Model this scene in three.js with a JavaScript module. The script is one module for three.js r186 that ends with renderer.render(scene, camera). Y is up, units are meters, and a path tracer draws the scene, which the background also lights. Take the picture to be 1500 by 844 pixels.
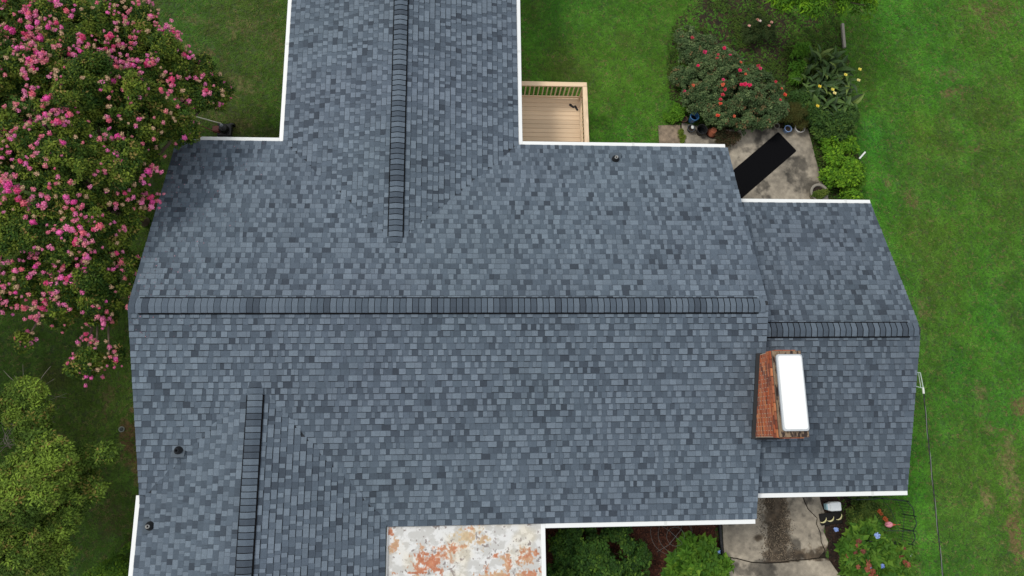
import * as THREE from 'three';
import { mergeGeometries } from 'three/addons/utils/BufferGeometryUtils.js';
import { RoundedBoxGeometry } from 'three/addons/geometries/RoundedBoxGeometry.js';

// ---------------------------------------------------------------- camera, sky, sun, exposure
const scene = new THREE.Scene();
const camera = new THREE.PerspectiveCamera(44.94, 1024 / 576, 0.1, 600);
camera.position.set(0.2475, 20.5575, 3.0943);
camera.quaternion.setFromRotationMatrix(new THREE.Matrix4().makeBasis(
  new THREE.Vector3(0.998, 0.062, 0.0124), new THREE.Vector3(-0.0011, 0.2129, -0.9771), new THREE.Vector3(-0.0632, 0.9751, 0.2126)));
camera.updateMatrixWorld(true);

const sunDir = new THREE.Vector3(-0.62, 0.95, -0.28).normalize();
{
  const w = 128, h = 64, d = new Float32Array(w * h * 4);
  for (let j = 0; j < h; j++) for (let i = 0; i < w; i++) {
    const el = ((j + 0.5) / h - 0.5) * Math.PI, k = (j * w + i) * 4;
    const L = 0.88 * (el > 0 ? (1 + 1.4 * Math.sin(el)) / 2.4 : 0.3);
    d[k] = L * 0.97; d[k + 1] = L * 1.0; d[k + 2] = L * 1.05; d[k + 3] = 1;
  }
  const sky = new THREE.DataTexture(d, w, h, THREE.RGBAFormat, THREE.FloatType);
  sky.mapping = THREE.EquirectangularReflectionMapping; sky.magFilter = THREE.LinearFilter; sky.needsUpdate = true;
  scene.background = sky; scene.environment = sky;
}
const sun = new THREE.DirectionalLight(new THREE.Color(1.0, 0.96, 0.88), 1.5);
sun.position.copy(sunDir).multiplyScalar(60); sun.target.position.set(0, 0, 0);
sun.castShadow = true; sun.shadow.radius = 24; sun.shadow.mapSize.set(4096, 4096);
Object.assign(sun.shadow.camera, { left: -24, right: 24, top: 24, bottom: -24, near: 1, far: 140 });
scene.add(sun, sun.target);
const renderer = new THREE.WebGLRenderer({ antialias: true });
renderer.toneMapping = THREE.LinearToneMapping;
renderer.toneMappingExposure = 1.14;
renderer.shadowMap.enabled = true;

// ---------------------------------------------------------------- helpers
function rngOf(a) { return () => { a |= 0; a = a + 0x6D2B79F5 | 0; let t = Math.imul(a ^ a >>> 15, 1 | a); t = t + Math.imul(t ^ t >>> 7, 61 | t) ^ t; return ((t ^ t >>> 14) >>> 0) / 4294967296; }; }
const rnd = rngOf(20240611);
const R = (a, b) => a + (b - a) * rnd();
const clamp = (x, a = 0, b = 1) => Math.min(b, Math.max(a, x));
const sstep = (a, b, x) => { const t = clamp((x - a) / (b - a)); return t * t * (3 - 2 * t); };
const lerp = (a, b, t) => a + (b - a) * t;
const V3 = (x, y, z) => new THREE.Vector3(x, y, z);
function hash2(i, j, s) { let h = Math.imul(i, 374761393) + Math.imul(j, 668265263) + Math.imul(s, 1274126177) | 0; h = Math.imul(h ^ h >>> 13, 1274126177); return ((h ^ h >>> 16) >>> 0) / 4294967296; }
function vn(x, y, s = 0) {
  const i = Math.floor(x), j = Math.floor(y); let u = x - i, v = y - j; u = u * u * (3 - 2 * u); v = v * v * (3 - 2 * v);
  const a = hash2(i, j, s), b = hash2(i + 1, j, s), c = hash2(i, j + 1, s), e = hash2(i + 1, j + 1, s);
  return a + (b - a) * u + (c - a) * v + (a - b - c + e) * u * v;
}
function fbm(x, y, o = 4, s = 0) { let t = 0, a = 0.5, n = 0; for (let k = 0; k < o; k++) { t += a * vn(x, y, s + k * 17); n += a; x *= 2.03; y *= 2.03; a *= 0.5; } return t / n; }
function vn3(x, y, z, s) { const k = Math.floor(z), t = z - k, f = t * t * (3 - 2 * t); return lerp(vn(x, y, s + k * 101), vn(x, y, s + (k + 1) * 101), f); }
const hex = (h) => new THREE.Color(h);
function mat(color, roughness = 0.8, extra = {}) { return new THREE.MeshStandardMaterial({ color, roughness, ...extra }); }
function tex(w, h, fn, srgb = true, wrap = THREE.RepeatWrapping) {
  const d = new Uint8Array(w * h * 4);
  for (let j = 0; j < h; j++) for (let i = 0; i < w; i++) { const c = fn(i / w, j / h, i, j), k = (j * w + i) * 4; d[k] = clamp(c[0], 0, 255); d[k + 1] = clamp(c[1], 0, 255); d[k + 2] = clamp(c[2], 0, 255); d[k + 3] = 255; }
  const t = new THREE.DataTexture(d, w, h, THREE.RGBAFormat); t.magFilter = THREE.LinearFilter; t.minFilter = THREE.LinearMipmapLinearFilter; t.generateMipmaps = true;
  t.wrapS = t.wrapT = wrap; if (srgb) t.colorSpace = THREE.SRGBColorSpace; t.needsUpdate = true; return t;
}
const taken = new Map();
function numbered(n) { const k = taken.get(n) || 0; taken.set(n, k + 1); return k ? n + '_' + String(k).padStart(3, '0') : n; }
function shade(o) { o.castShadow = true; o.receiveShadow = true; return o; }
function tag(o, label, category, group) { o.userData = { label, category }; if (group) o.userData.group = group; return o; }
function thing(name, label, category, pos = [0, 0, 0], turn = 0, group) { const o = new THREE.Group(); o.name = numbered(name); o.position.set(...pos); o.rotation.y = turn; tag(o, label, category, group); scene.add(o); return o; }
function part(name, geo, m, parent, pos, rot) { const o = shade(new THREE.Mesh(geo, m)); o.name = name; if (pos) o.position.set(...pos); if (rot) o.rotation.set(...rot); parent.add(o); return o; }
function single(name, geo, m, label, category, pos = [0, 0, 0], turn = 0, group) { const o = shade(new THREE.Mesh(geo, m)); o.name = numbered(name); o.position.set(...pos); o.rotation.y = turn; tag(o, label, category, group); scene.add(o); return o; }
function structure(name, geo, m, pos = [0, 0, 0]) { const o = shade(new THREE.Mesh(geo, m)); o.name = numbered(name); o.position.set(...pos); o.userData.kind = 'structure'; scene.add(o); return o; }
function box(w, h, d, x = 0, y = 0, z = 0) { const g = new THREE.BoxGeometry(w, h, d); g.translate(x, y, z); return g; }
function rbox(w, h, d, r = 0.008, x = 0, y = 0, z = 0) { const g = new RoundedBoxGeometry(w, h, d, 1, r); g.translate(x, y, z); return g; }
function tube(pts, r0, r1 = r0, radial = 6, seg) {
  const c = new THREE.CatmullRomCurve3(pts.map((p) => (p.isVector3 ? p : V3(...p)))), n = seg || Math.max(2, pts.length * 4);
  const g = new THREE.TubeGeometry(c, n, 1, radial), P = g.attributes.position;
  for (let i = 0; i <= n; i++) { const q = c.getPointAt(i / n), r = lerp(r0, r1, i / n); for (let j = 0; j <= radial; j++) { const k = i * (radial + 1) + j; P.setXYZ(k, q.x + (P.getX(k) - q.x) * r, q.y + (P.getY(k) - q.y) * r, q.z + (P.getZ(k) - q.z) * r); } }
  return g;
}
function rod(a, b, r, radial = 6) { const A = V3(...a), B = V3(...b), d = B.clone().sub(A), g = new THREE.CylinderGeometry(r, r, d.length(), radial); g.applyQuaternion(new THREE.Quaternion().setFromUnitVectors(V3(0, 1, 0), d.clone().normalize())); g.translate((A.x + B.x) / 2, (A.y + B.y) / 2, (A.z + B.z) / 2); return g; }
function merge(list) { return mergeGeometries(list.map((g) => { const q = g.index ? g.toNonIndexed() : g; for (const k of Object.keys(q.attributes)) if (!['position', 'normal', 'uv'].includes(k)) q.deleteAttribute(k); return q; })); }
function lathe(pts, seg = 20) { return new THREE.LatheGeometry(pts.map(([x, y]) => new THREE.Vector2(x, y)), seg); }
function slab(poly, thick, y = 0, bevel = 0) { // polygon in [x, z], top at y
  const s = new THREE.Shape(poly.map(([x, z]) => new THREE.Vector2(x, -z)));
  const g = new THREE.ExtrudeGeometry(s, { depth: thick - bevel, bevelEnabled: bevel > 0, bevelSize: bevel, bevelThickness: bevel, bevelOffset: -bevel, bevelSegments: 1 });
  g.rotateX(-Math.PI / 2); g.translate(0, y - thick, 0); return g;
}
function inPoly(x, z, p) { let c = false; for (let i = 0, j = p.length - 1; i < p.length; j = i++) if ((p[i][1] > z) !== (p[j][1] > z) && x < (p[j][0] - p[i][0]) * (z - p[i][1]) / (p[j][1] - p[i][1]) + p[i][0]) c = !c; return c; }

// ---------------------------------------------------------------- the ground: what grows or lies where
const patio = [[7.15, -6.86], [8.3, -6.62], [9.2, -6.66], [10.1, -6.72], [11.34, -6.72], [11.42, -6.2], [11.5, -5.6], [11.62, -4.9], [11.8, -4.2], [11.4, -2.9], [7.15, -3.9]];
const paver = [[6.38, -6.76], [7.1, -6.79], [7.1, -4.0], [6.36, -4.0]];
const drive = [[7.56, 4.2], [10.3, 4.2], [10.46, 5.2], [10.5, 6.5], [10.9, 7.1], [11.6, 8.2], [7.5, 8.2]];
const houseFoot = [[-7.1, -4.4, 7.1, 4.7], [-4.3, -14, 1.25, -4], [-7.1, 4, -2.1, 14], [7, -2.9, 11.1, 4.1]];
const bareSpots = [ // [x, z, radius x, radius z, strength, kind] kind 0 straw, 1 red soil
  [16.79, -8.29, .35, .25, .9, 1], [16.4, -8.1, .3, .16, .8, 1], [16.5, -8.8, .5, .3, .45, 0], [17.04, -6.12, .2, .14, .8, 1], [15.57, 4.97, .25, .35, .8, 0], [14.4, -0.79, .18, .4, .7, 0], [13.84, -4.96, .12, .3, .7, 0], [14.5, -4.39, .2, .35, .6, 1],
  [18.4, -11.2, .9, .8, .5, 1], [16.5, 4.3, .3, 1.2, .8, 0], [16.25, 6.1, .35, .7, .9, 1], [17.1, 2.39, .3, .3, .9, 1], [15.9, 1.97, .25, .4, .6, 0], [16.0, 3.0, .2, .3, .55, 0], [-8.5, -10.15, .35, .2, .5, 0], [-8.07, -8.83, .35, .22, .7, 1], [-6.9, -9.9, .8, .35, .45, 0], [-7.0, -7.9, .7, .3, .55, 0],
  [-5.99, -9.49, .5, .5, .3, 0], [-6.99, -6.6, .9, .3, .4, 1], [-5.2, -7.4, .25, .8, .35, 1], [-9.2, 3.05, .28, .65, 1, 1], [-8.9, 3.7, .16, .5, .9, 1], [-9.9, 1.8, .2, .5, .5, 1], [-9.5, 4.9, .6, .9, .35, 1], [12.9, -0.5, .2, .8, .5, 0], [12.5, 3.6, .3, 1.0, .5, 1], [13.0, 6.8, .3, .6, .4, 1], [2.1, -8.6, .15, .6, .5, 0], [5.6, -6.3, .5, .25, .4, 0]];
const beds = [ // planting beds of dark soil and mulch
  { p: [[2.2, 4.7], [7.5, 4.7], [7.5, 8.4], [2.2, 8.4]], c: [74, 40, 26] },
  { p: [[10.3, 4.2], [11.4, 4.2], [11.7, 5.3], [12.4, 6.2], [12.6, 8.4], [10.6, 8.4], [10.6, 6.6], [10.4, 5.4]], c: [50, 35, 26] },
  { p: [[7.0, -6.7], [6.85, -8.0], [6.8, -9.4], [7.2, -10.6], [8.6, -12.5], [12.9, -12.5], [12.9, -9], [12.9, -6], [12.8, -4], [11.7, -4], [11.4, -6.6]], c: [52, 42, 24] }];
function bareAt(x, z) {
  let b = 0, kind = 0; const n = fbm(x * 5, z * 5, 3, 9);
  for (const [bx, bz, rx, rz, st, kd] of bareSpots) { const q = Math.hypot((x - bx) / rx, (z - bz) / rz); if (q < 1.9) { const v = st * 0.75 * (1 - sstep(0.3, 1.4, q + (n - 0.5) * 2.2)); if (v > b) { b = v; kind = kd; } } }
  return [b, kind];
}
function bedAt(x, z) { const q = (fbm(x * 3, z * 3, 2, 5) - 0.5) * 0.5; for (const b of beds) if (inPoly(x + q, z - q, b.p)) return b; return null; }
function grassTone(x, z) { // greens of the lawn: mown streaks, clover, tired patches, tree shade tinted into west
  const a = fbm(x * 0.45, z * 0.45, 3, 31), b = fbm(x * 1.7, z * 1.7, 3, 47), c = fbm(x * 0.9 + 7, z * 0.22, 2, 71);
  let r = lerp(0.055, 0.115, a) + (b - 0.5) * 0.05, g = lerp(0.185, 0.285, c) + (b - 0.5) * 0.1, bl = lerp(0.018, 0.032, b);
  const tiredAndShade = sstep(-4, -6.5, x) * 0.55 + sstep(0.62, 0.8, fbm(x * 0.8 + 3, z * 0.8, 3, 91)) * 0.4;  // first term paints tree shade over the west lawn, second adds worn patches
  r = lerp(r, 0.09, tiredAndShade); g = lerp(g, 0.12, tiredAndShade); bl = lerp(bl, 0.028, tiredAndShade);
  return [r, g, bl];
}
const toS = (v) => 255 * (v <= 0.0031308 ? v * 12.92 : 1.055 * Math.pow(v, 1 / 2.4) - 0.055);
const EXT = 40; // metres of one ground sheet of texture
const groundMap = tex(2048, 2048, (u, v) => {
  const x = 3 + (u - 0.5) * EXT, z = -2 - (v - 0.5) * EXT;
  const f = hash2(Math.floor(u * 2048), Math.floor(v * 2048), 3), n = vn(x * 14, z * 14, 12);
  const bed = bedAt(x, z), [ba, kd] = bareAt(x, z), gt = grassTone(x, z);
  const m = 0.55 + 0.5 * n + (f - 0.5) * 0.5;
  let c = [toS(gt[0] * 0.62 * m), toS(gt[1] * 0.55 * m), toS(gt[2] * 0.8 * m)];
  if (inPoly(x, z, drive) || inPoly(x, z, patio)) { const k = 0.6 + 0.5 * n + (f - 0.5) * 0.6; return [44 * k, 36 * k, 27 * k]; }
  if (bed) { const k = 0.6 + 0.5 * n + (f - 0.5) * 0.7; c = [bed.c[0] * k, bed.c[1] * k, bed.c[2] * k]; }
  if (ba > 0) { const s = kd ? [124, 88, 60] : [134, 118, 74], k = 0.75 + 0.3 * n + (f - 0.5) * 0.35; c = c.map((q, i) => lerp(q, s[i] * k, ba)); }
  return c;
}, true, THREE.MirroredRepeatWrapping);
{
  const g = new THREE.PlaneGeometry(440, 440, 1, 1); g.rotateX(-Math.PI / 2);
  const P = g.attributes.position, U = g.attributes.uv;
  for (let i = 0; i < P.count; i++) U.setXY(i, (P.getX(i) - 3) / EXT + 0.5, -(P.getZ(i) + 2) / EXT + 0.5);
  structure('lawn', g, new THREE.MeshStandardMaterial({ map: groundMap, roughness: 1 }));
}
console.log('ground');

// concrete
function concreteTex(seed, stain) {
  return tex(1024, 1024, (u, v) => {
    const x = u * 5, z = v * 5, a = fbm(x * 1.1, z * 1.1, 5, seed), b = fbm(x * 9, z * 9, 3, seed + 3), f = hash2(Math.floor(u * 1024), Math.floor(v * 1024), seed);
    let k = 0.80 + (a - 0.5) * 0.5 + (b - 0.5) * 0.28 + (f - 0.5) * 0.16; const s = stain ? stain(x, z) : 0;
    const d = sstep(0.56, 0.72, fbm(x * 2.2, z * 2.2, 5, seed + 8)) * 0.3; k -= d;
    return [lerp(178 * k, 34 + 100 * b * f, s), lerp(167 * k, 27 + 84 * b * f, s), lerp(149 * k, 19 + 66 * b * f, s)];
  });
}
function uvWorld(g, x0, z0, size) { const P = g.attributes.position, U = g.attributes.uv; for (let i = 0; i < P.count; i++) U.setXY(i, (P.getX(i) - x0) / size, (P.getZ(i) - z0) / size); return g; }
const concreteA = new THREE.MeshStandardMaterial({ map: concreteTex(5), roughness: 0.9 });
const concreteD = new THREE.MeshStandardMaterial({ roughness: 0.92, map: concreteTex(61, (x, z) => {   // texture metres: x from 7.4, z from 4.0
  const wob = (fbm(x * 3, z * 2, 4, 77) - 0.5) * 0.5, q = Math.abs(x + wob * 0.7 - (1.72 - (z - 0.8) * 0.02)), n = fbm(x * 8, z * 8, 3, 79);
  let s = (1 - sstep(0.16, 0.4, q + (n - 0.5) * 0.5)) * (z < 2.62 ? 1 : 0) * (0.55 + 0.5 * n);
  s = Math.max(s, (1 - sstep(0.05, 0.3, Math.abs(z - 2.42) + (n - 0.5) * 0.5)) * sstep(1.3, 2.2, x) * (z < 2.6 ? 0.8 : 0));
  s = Math.max(s, 0.8 * (1 - sstep(0.05, 0.2, Math.hypot(x - 1.15, (z - 1.92) * 1.6) + (n - 0.5) * 0.2)));
  return clamp(s);
}) });
structure('patio', uvWorld(slab(patio, 0.16, 0.06, 0.006), 6.5, -7, 5), concreteA);
{
  const aggr = new THREE.MeshStandardMaterial({ roughness: 0.95, map: tex(512, 512, (u, v, i, j) => { const f = hash2(i, j, 4), n = fbm(u * 14, v * 14, 4, 8), k = 0.62 + 0.5 * n + (f - 0.5) * 0.45; return [150 * k, 132 * k, 112 * k]; }) });
  structure('paving_slab', uvWorld(slab(paver, 0.14, 0.045, 0.006), 6.3, -6.8, 1.5), aggr);
  structure('soil_joint', box(0.05, 0.02, 2.8, 7.125, 0.012, -5.4), mat(hex('#2a2318'), 1));
}
{ // the drive: slabs broken along irregular cracks
  const crackH = [[7.5, 6.42], [7.9, 6.47], [8.3, 6.56], [8.7, 6.6], [9.1, 6.59], [9.5, 6.57], [9.9, 6.55], [10.25, 6.52], [10.52, 6.5]];
  const crackV = [[9.9, 4.2], [9.95, 4.7], [10.05, 4.95], [10.12, 5.15], [10.3, 5.4], [10.28, 5.6], [10.37, 5.85], [10.36, 6.1], [10.45, 6.3], [10.47, 6.5]];
  const jig = (p, a) => p.map(([x, z], i) => [x + (hash2(i, 3, 5) - 0.5) * a, z + (hash2(i, 8, 5) - 0.5) * a]);
  const H = jig(crackH, 0.05), Vv = jig(crackV, 0.08);
  const north = [[7.56, 4.2], ...Vv.slice(0, -1).map(([x, z]) => [x - 0.012, z]), ...H.slice(0, -1).reverse().map(([x, z]) => [x, z - 0.012])];
  const south = [...H.map(([x, z]) => [x, z + 0.016]), [10.9, 7.1], [11.6, 8.2], [7.5, 8.2]];
  const bit = [...Vv.slice(0, -1).map(([x, z]) => [x + 0.025, z]), [10.5, 6.4], [10.6, 6.1], [10.5, 5.8], [10.62, 5.4], [10.5, 5.0], [10.4, 4.2]];
  [north, south, bit].forEach((p, i) => structure('driveway_slab', uvWorld(slab(p, 0.14, [0.05, 0.062, 0.035][i], 0.005), 7.4, 4.0, 5), concreteD));
}

// ---------------------------------------------------------------- the house
const house = thing('house', 'single storey house with grey shingle gable roofs and white gutters', 'house', [0, 0, 0]);
const HR = 4.443, HN = 2.749, HS = 2.618, ZN = -4.824, ZS = 5.133;
const sN = (HR - HN) / -ZN, sS = (HR - HS) / ZS;
const mainH = (z) => HR - (z < 0 ? -z * sN : z * sS);
const NW = { x0: -4.722, xr: -1.543, x1: 1.636, he: HN, hr: HN + 3.179 * sN };     // north wing, ridge along z
const SW = { x0: -7.49, xr: -4.70, x1: -1.72, hr: 3.83, hw: 2.88, he: 2.66 };      // south wing, ridge along z
const EW = { z0: -3.27, zr: 0.53, z1: 4.51, he: 2.6, hr: 4.0, x1: 11.545 };          // east wing, ridge along x
const northH = (x) => NW.hr - Math.abs(x - NW.xr) * sN;
const southH = (x) => (x < SW.xr ? SW.hr - (SW.xr - x) * (SW.hr - SW.hw) / (SW.xr - SW.x0) : SW.hr - (x - SW.xr) * (SW.hr - SW.he) / (SW.x1 - SW.xr));

const siding = mat(hex('#c9c6bd'), 0.6), fasciaM = mat(hex('#e9e9e6'), 0.5), gutterM = mat(hex('#e4e6e5'), 0.42), jointM = mat(hex('#d3d5d3'), 0.5);
function prismX(x0, x1, pts) { const s = new THREE.Shape(pts.map(([z, y]) => new THREE.Vector2(-z, y))); const g = new THREE.ExtrudeGeometry(s, { depth: x1 - x0, bevelEnabled: false }); g.rotateY(Math.PI / 2); g.translate(x0, 0, 0); return g; }
function prismZ(z0, z1, pts) { const s = new THREE.Shape(pts.map(([x, y]) => new THREE.Vector2(x, y))); const g = new THREE.ExtrudeGeometry(s, { depth: z1 - z0, bevelEnabled: false }); g.translate(0, 0, z0); return g; }
part('wall', prismX(-7.1, 7.1, [[-4.4, 0], [4.7, 0], [4.7, mainH(4.7) - 0.16], [0, HR - 0.16], [-4.4, mainH(-4.4) - 0.16]]), siding, house);
part('wall', prismZ(-13.4, -4.41, [[-4.3, 0], [1.22, 0], [1.22, northH(1.22) - 0.16], [NW.xr, NW.hr - 0.16], [-4.3, northH(-4.3) - 0.16]]), siding, house);
part('wall', prismZ(4.71, 13.4, [[-7.14, 0], [-2.1, 0], [-2.1, southH(-2.1) - 0.16], [SW.xr, SW.hr - 0.16], [-7.14, southH(-7.14) - 0.16]]), siding, house);
const eastH = (z) => (z < EW.zr ? EW.hr - (EW.zr - z) * (EW.hr - EW.he) / (EW.zr - EW.z0) : EW.hr - (z - EW.zr) * (EW.hr - EW.he) / (EW.z1 - EW.zr));
part('wall', prismX(7.105, 11.15, [[-2.85, 0], [4.1, 0], [4.1, eastH(4.1) - 0.16], [EW.zr, EW.hr - 0.16], [-2.85, eastH(-2.85) - 0.16]]), siding, house);

// shingles: tabs of five widths and eight tones, laid in courses, butts proud of the course below
const EXPO = 0.1513;
const granule = tex(256, 256, (u, v, i, j) => { const f = hash2(i, j, 7), n = vn(u * 24, v * 24, 2), k = 212 + (f - 0.5) * 70 + (n - 0.5) * 20; return [k, k, k]; });
const granuleBump = tex(256, 256, (u, v, i, j) => { const f = hash2(i, j, 7) * 255; return [f, f, f]; }, false);
const TONES = [[0.222, 0.279, 0.336], [0.196, 0.248, 0.302], [0.172, 0.22, 0.27], [0.138, 0.181, 0.228], [0.116, 0.154, 0.196], [0.096, 0.128, 0.165], [0.078, 0.104, 0.136], [0.060, 0.080, 0.106]].map((c) => c.map((v, i) => v * [0.945, 0.95, 0.975][i]));
const TONEW = [0.16, 0.2, 0.16, 0.16, 0.13, 0.1, 0.06, 0.03];
const shingleMats = TONES.map((c) => new THREE.MeshStandardMaterial({ color: new THREE.Color().setRGB(...c), map: granule, bumpMap: granuleBump, bumpScale: 0.002, roughness: 0.92 }));
const capMats = TONES.map((c) => new THREE.MeshStandardMaterial({ color: new THREE.Color().setRGB(...c), map: granule, bumpMap: granuleBump, bumpScale: 0.002, roughness: 0.92 }));
const shingleField = new THREE.MeshStandardMaterial({ vertexColors: true, map: granule, bumpMap: granuleBump, bumpScale: 0.002, roughness: 0.92 });
const asphalt = mat(new THREE.Color().setRGB(0.022, 0.026, 0.032), 0.95);
const WID = [0.085, 0.105, 0.125, 0.145, 0.165, 0.215];
const GAP = 0.02, SIDE = 0.004;
function tabGeo(w, t, gap, len = EXPO) { // local: x along the course, y out of the roof, z down the slope, centred
  const a = w / 2 - SIDE / 2, z0 = -len / 2, z1 = len / 2 - gap, tb = 0.0015, h = t;
  const c = [[-a, tb, z0], [a, tb, z0], [a, h, z1], [-a, h, z1], [a, -0.004, z1 - 0.001], [-a, -0.004, z1 - 0.001], [a, -0.004, z0], [-a, -0.004, z0]];
  const q = [[0, 3, 2, 1], [3, 5, 4, 2], [1, 2, 4, 6], [0, 7, 5, 3]], pos = [], uv = [];
  for (const f of q) for (const k of [0, 1, 2, 0, 2, 3]) { const p = c[f[k]]; pos.push(...p); uv.push(p[0] * 2.2 + 0.5, p[2] * 2.2 + p[1] * 2 + 0.5); }
  const g = new THREE.BufferGeometry(); g.setAttribute('position', new THREE.Float32BufferAttribute(pos, 3)); 
  g.setAttribute('uv', new THREE.Float32BufferAttribute(uv, 2)); g.computeVertexNormals(); return g;
}
const tabCache = new Map();
function tabOf(w, hi) { const k = w.toFixed(3) + hi; if (!tabCache.has(k)) tabCache.set(k, tabGeo(w, hi ? 0.021 : 0.01, hi ? GAP : 0.005)); return tabCache.get(k); }
const petalsOnRoof = [];
const allTabs = []; const slopes = [];
// O: eave corner, U along the eave, len along it, V up the slope; keep(p): is this point part of the outside
function slope(O, U, len, V, rise, keep, other, toneScale = 1) {
  const N = U.clone().cross(V).normalize(); if (N.y < 0) throw new Error('slope turned over');
  const M = new THREE.Matrix4().makeBasis(U, N, V.clone().negate());
  const under = box(len, 0.1, rise, 0, -0.053, 0);
  const sheet = part('roof_slope', under, asphalt, house);
  sheet.quaternion.setFromRotationMatrix(M); sheet.position.copy(O).addScaledVector(U, len / 2).addScaledVector(V, rise / 2);
  sheet.updateMatrix();
  const s = { sheet, tabs: [] }; slopes.push(s);
  const rows = Math.floor(rise / EXPO + 0.1);
  for (let k = 0; k < rows; k++) {
    const zc = rise / 2 - (k + 0.5) * EXPO; let x = -len / 2 - (k === 0 ? 0 : 0), first = true, last = -1;
    while (x < len / 2 - 0.02) {
      let w = WID[Math.floor(rnd() * 6)]; if (first && rnd() < 0.6) w *= R(0.5, 1); first = false;
      if (x + w > len / 2 - 0.05) w = len / 2 - x;
      const light = last < 0 ? rnd() < 0.5 : rnd() < 0.78 ? last > 2 : last <= 2, r = rnd();
      const tone = light ? (r < 0.38 ? 0 : r < 0.75 ? 1 : 2) : (r < 0.34 ? 3 : r < 0.66 ? 4 : r < 0.85 ? 5 : r < 0.96 ? 6 : 7); last = tone;
      const c = V3(x + w / 2, 0, zc).applyMatrix4(sheet.matrix);
      if (!keep || keep(c)) { let lift = 0; if (other) { const dh = c.y - other(c); if (Math.abs(dh) < 0.04) lift = 0.01; } const tab = { toneScale, lift, w, tone, hi: tone < 3, x: x + w / 2, z: zc, c, s, N }; s.tabs.push(tab); allTabs.push(tab); }
      x += w;
    }
  }
  return s;
}
function slopeBetween(eaveA, eaveB, ridgeA, keep, other, toneScale) { // eaveA -> eaveB is the eave, ridgeA lies above eaveA
  const A = V3(...eaveA), B = V3(...eaveB), Rg = V3(...ridgeA), U = B.clone().sub(A), len = U.length(); U.normalize();
  const V = Rg.clone().sub(A), rise = V.length(); V.normalize();
  return slope(A, U, len, V, rise, keep, other, toneScale);
}
const E1 = 0.012, mainAt = (p) => mainH(p.z);
slopeBetween([-7.5, HS, ZS], [7.5, HS, ZS], [-7.5, HR, 0], (p) => !(p.x < -1.9 && p.x > -7.6 && southH(p.x) > p.y + 0.05 && p.z > 1.3));
slopeBetween([7.5, HN, ZN], [-7.5, HN, ZN], [7.5, HR, 0], (p) => !(p.x > NW.x0 && p.x < NW.x1 && northH(p.x) > p.y + 0.05));
slopeBetween([NW.x1, NW.he, -1.2], [NW.x1, NW.he, -13.8], [NW.xr, NW.hr, -1.2], (p) => p.y > mainH(p.z) - E1 || p.z < ZN, mainAt);
slopeBetween([NW.x0, NW.he, -13.8], [NW.x0, NW.he, -1.2], [NW.xr, NW.hr, -13.8], (p) => p.y > mainH(p.z) - E1 || p.z < ZN, mainAt);
slopeBetween([SW.x1, SW.he, 13.8], [SW.x1, SW.he, 1.3], [SW.xr, SW.hr, 13.8], (p) => p.y > mainH(p.z) - E1 || p.z > ZS, mainAt);
slopeBetween([SW.x0, SW.hw, 1.3], [SW.x0, SW.hw, 13.8], [SW.xr, SW.hr, 1.3], (p) => p.y > mainH(p.z) - E1 || p.z > ZS, mainAt);
slopeBetween([7.25, EW.he, EW.z1], [EW.x1, EW.he, EW.z1], [7.25, EW.hr, EW.zr], null, null, 0.86); // shingles on this wing are tinted darker
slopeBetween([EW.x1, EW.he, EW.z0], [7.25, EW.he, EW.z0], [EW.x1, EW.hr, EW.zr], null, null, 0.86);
{ // the 300 tabs that show largest are meshes of their own, the rest one part on each slope
  const view = new THREE.Vector3(), n = 300;
  for (const t of allTabs) { view.copy(camera.position).sub(t.c); const d = view.length(); t.size = t.w * EXPO * Math.abs(view.dot(t.N)) / (d * d * d); t.hidden = Math.abs(t.c.z) < 0.3 || (t.c.x > 7.2 && t.c.z > 0) || Math.abs(t.c.x - SW.xr) < 0.4 || Math.abs(t.c.x - NW.xr) < 0.4; }
  const order = allTabs.filter((t) => !t.hidden && t.w >= 0.14).sort((a, b) => b.size - a.size).slice(0, n); const own = new Set(order);
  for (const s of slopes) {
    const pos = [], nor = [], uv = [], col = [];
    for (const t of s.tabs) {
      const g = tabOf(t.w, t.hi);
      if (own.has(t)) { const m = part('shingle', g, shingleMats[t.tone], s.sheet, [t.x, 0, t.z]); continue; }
      const P = g.attributes.position, Q = g.attributes.normal, T = g.attributes.uv, du = rnd(), dv = rnd(), k = t.toneScale * R(0.94, 1.06) * (0.9 + 0.2 * fbm(t.c.x * 0.7, t.c.z * 0.7, 3, 19)), hue = 0.985 + 0.03 * vn(t.c.x * 0.5, t.c.z * 0.5, 27), c = TONES[t.tone];
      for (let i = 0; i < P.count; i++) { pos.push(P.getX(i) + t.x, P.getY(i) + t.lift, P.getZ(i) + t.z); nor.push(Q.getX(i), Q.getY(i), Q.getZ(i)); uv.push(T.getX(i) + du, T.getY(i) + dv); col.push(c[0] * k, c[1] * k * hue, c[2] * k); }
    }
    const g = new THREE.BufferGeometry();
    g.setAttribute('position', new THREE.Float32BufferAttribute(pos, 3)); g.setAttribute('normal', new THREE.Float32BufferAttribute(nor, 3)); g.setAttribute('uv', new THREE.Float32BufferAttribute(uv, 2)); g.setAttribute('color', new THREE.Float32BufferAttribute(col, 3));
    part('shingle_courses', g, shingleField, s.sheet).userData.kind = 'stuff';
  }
  console.log('tabs', allTabs.length);
}
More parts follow.
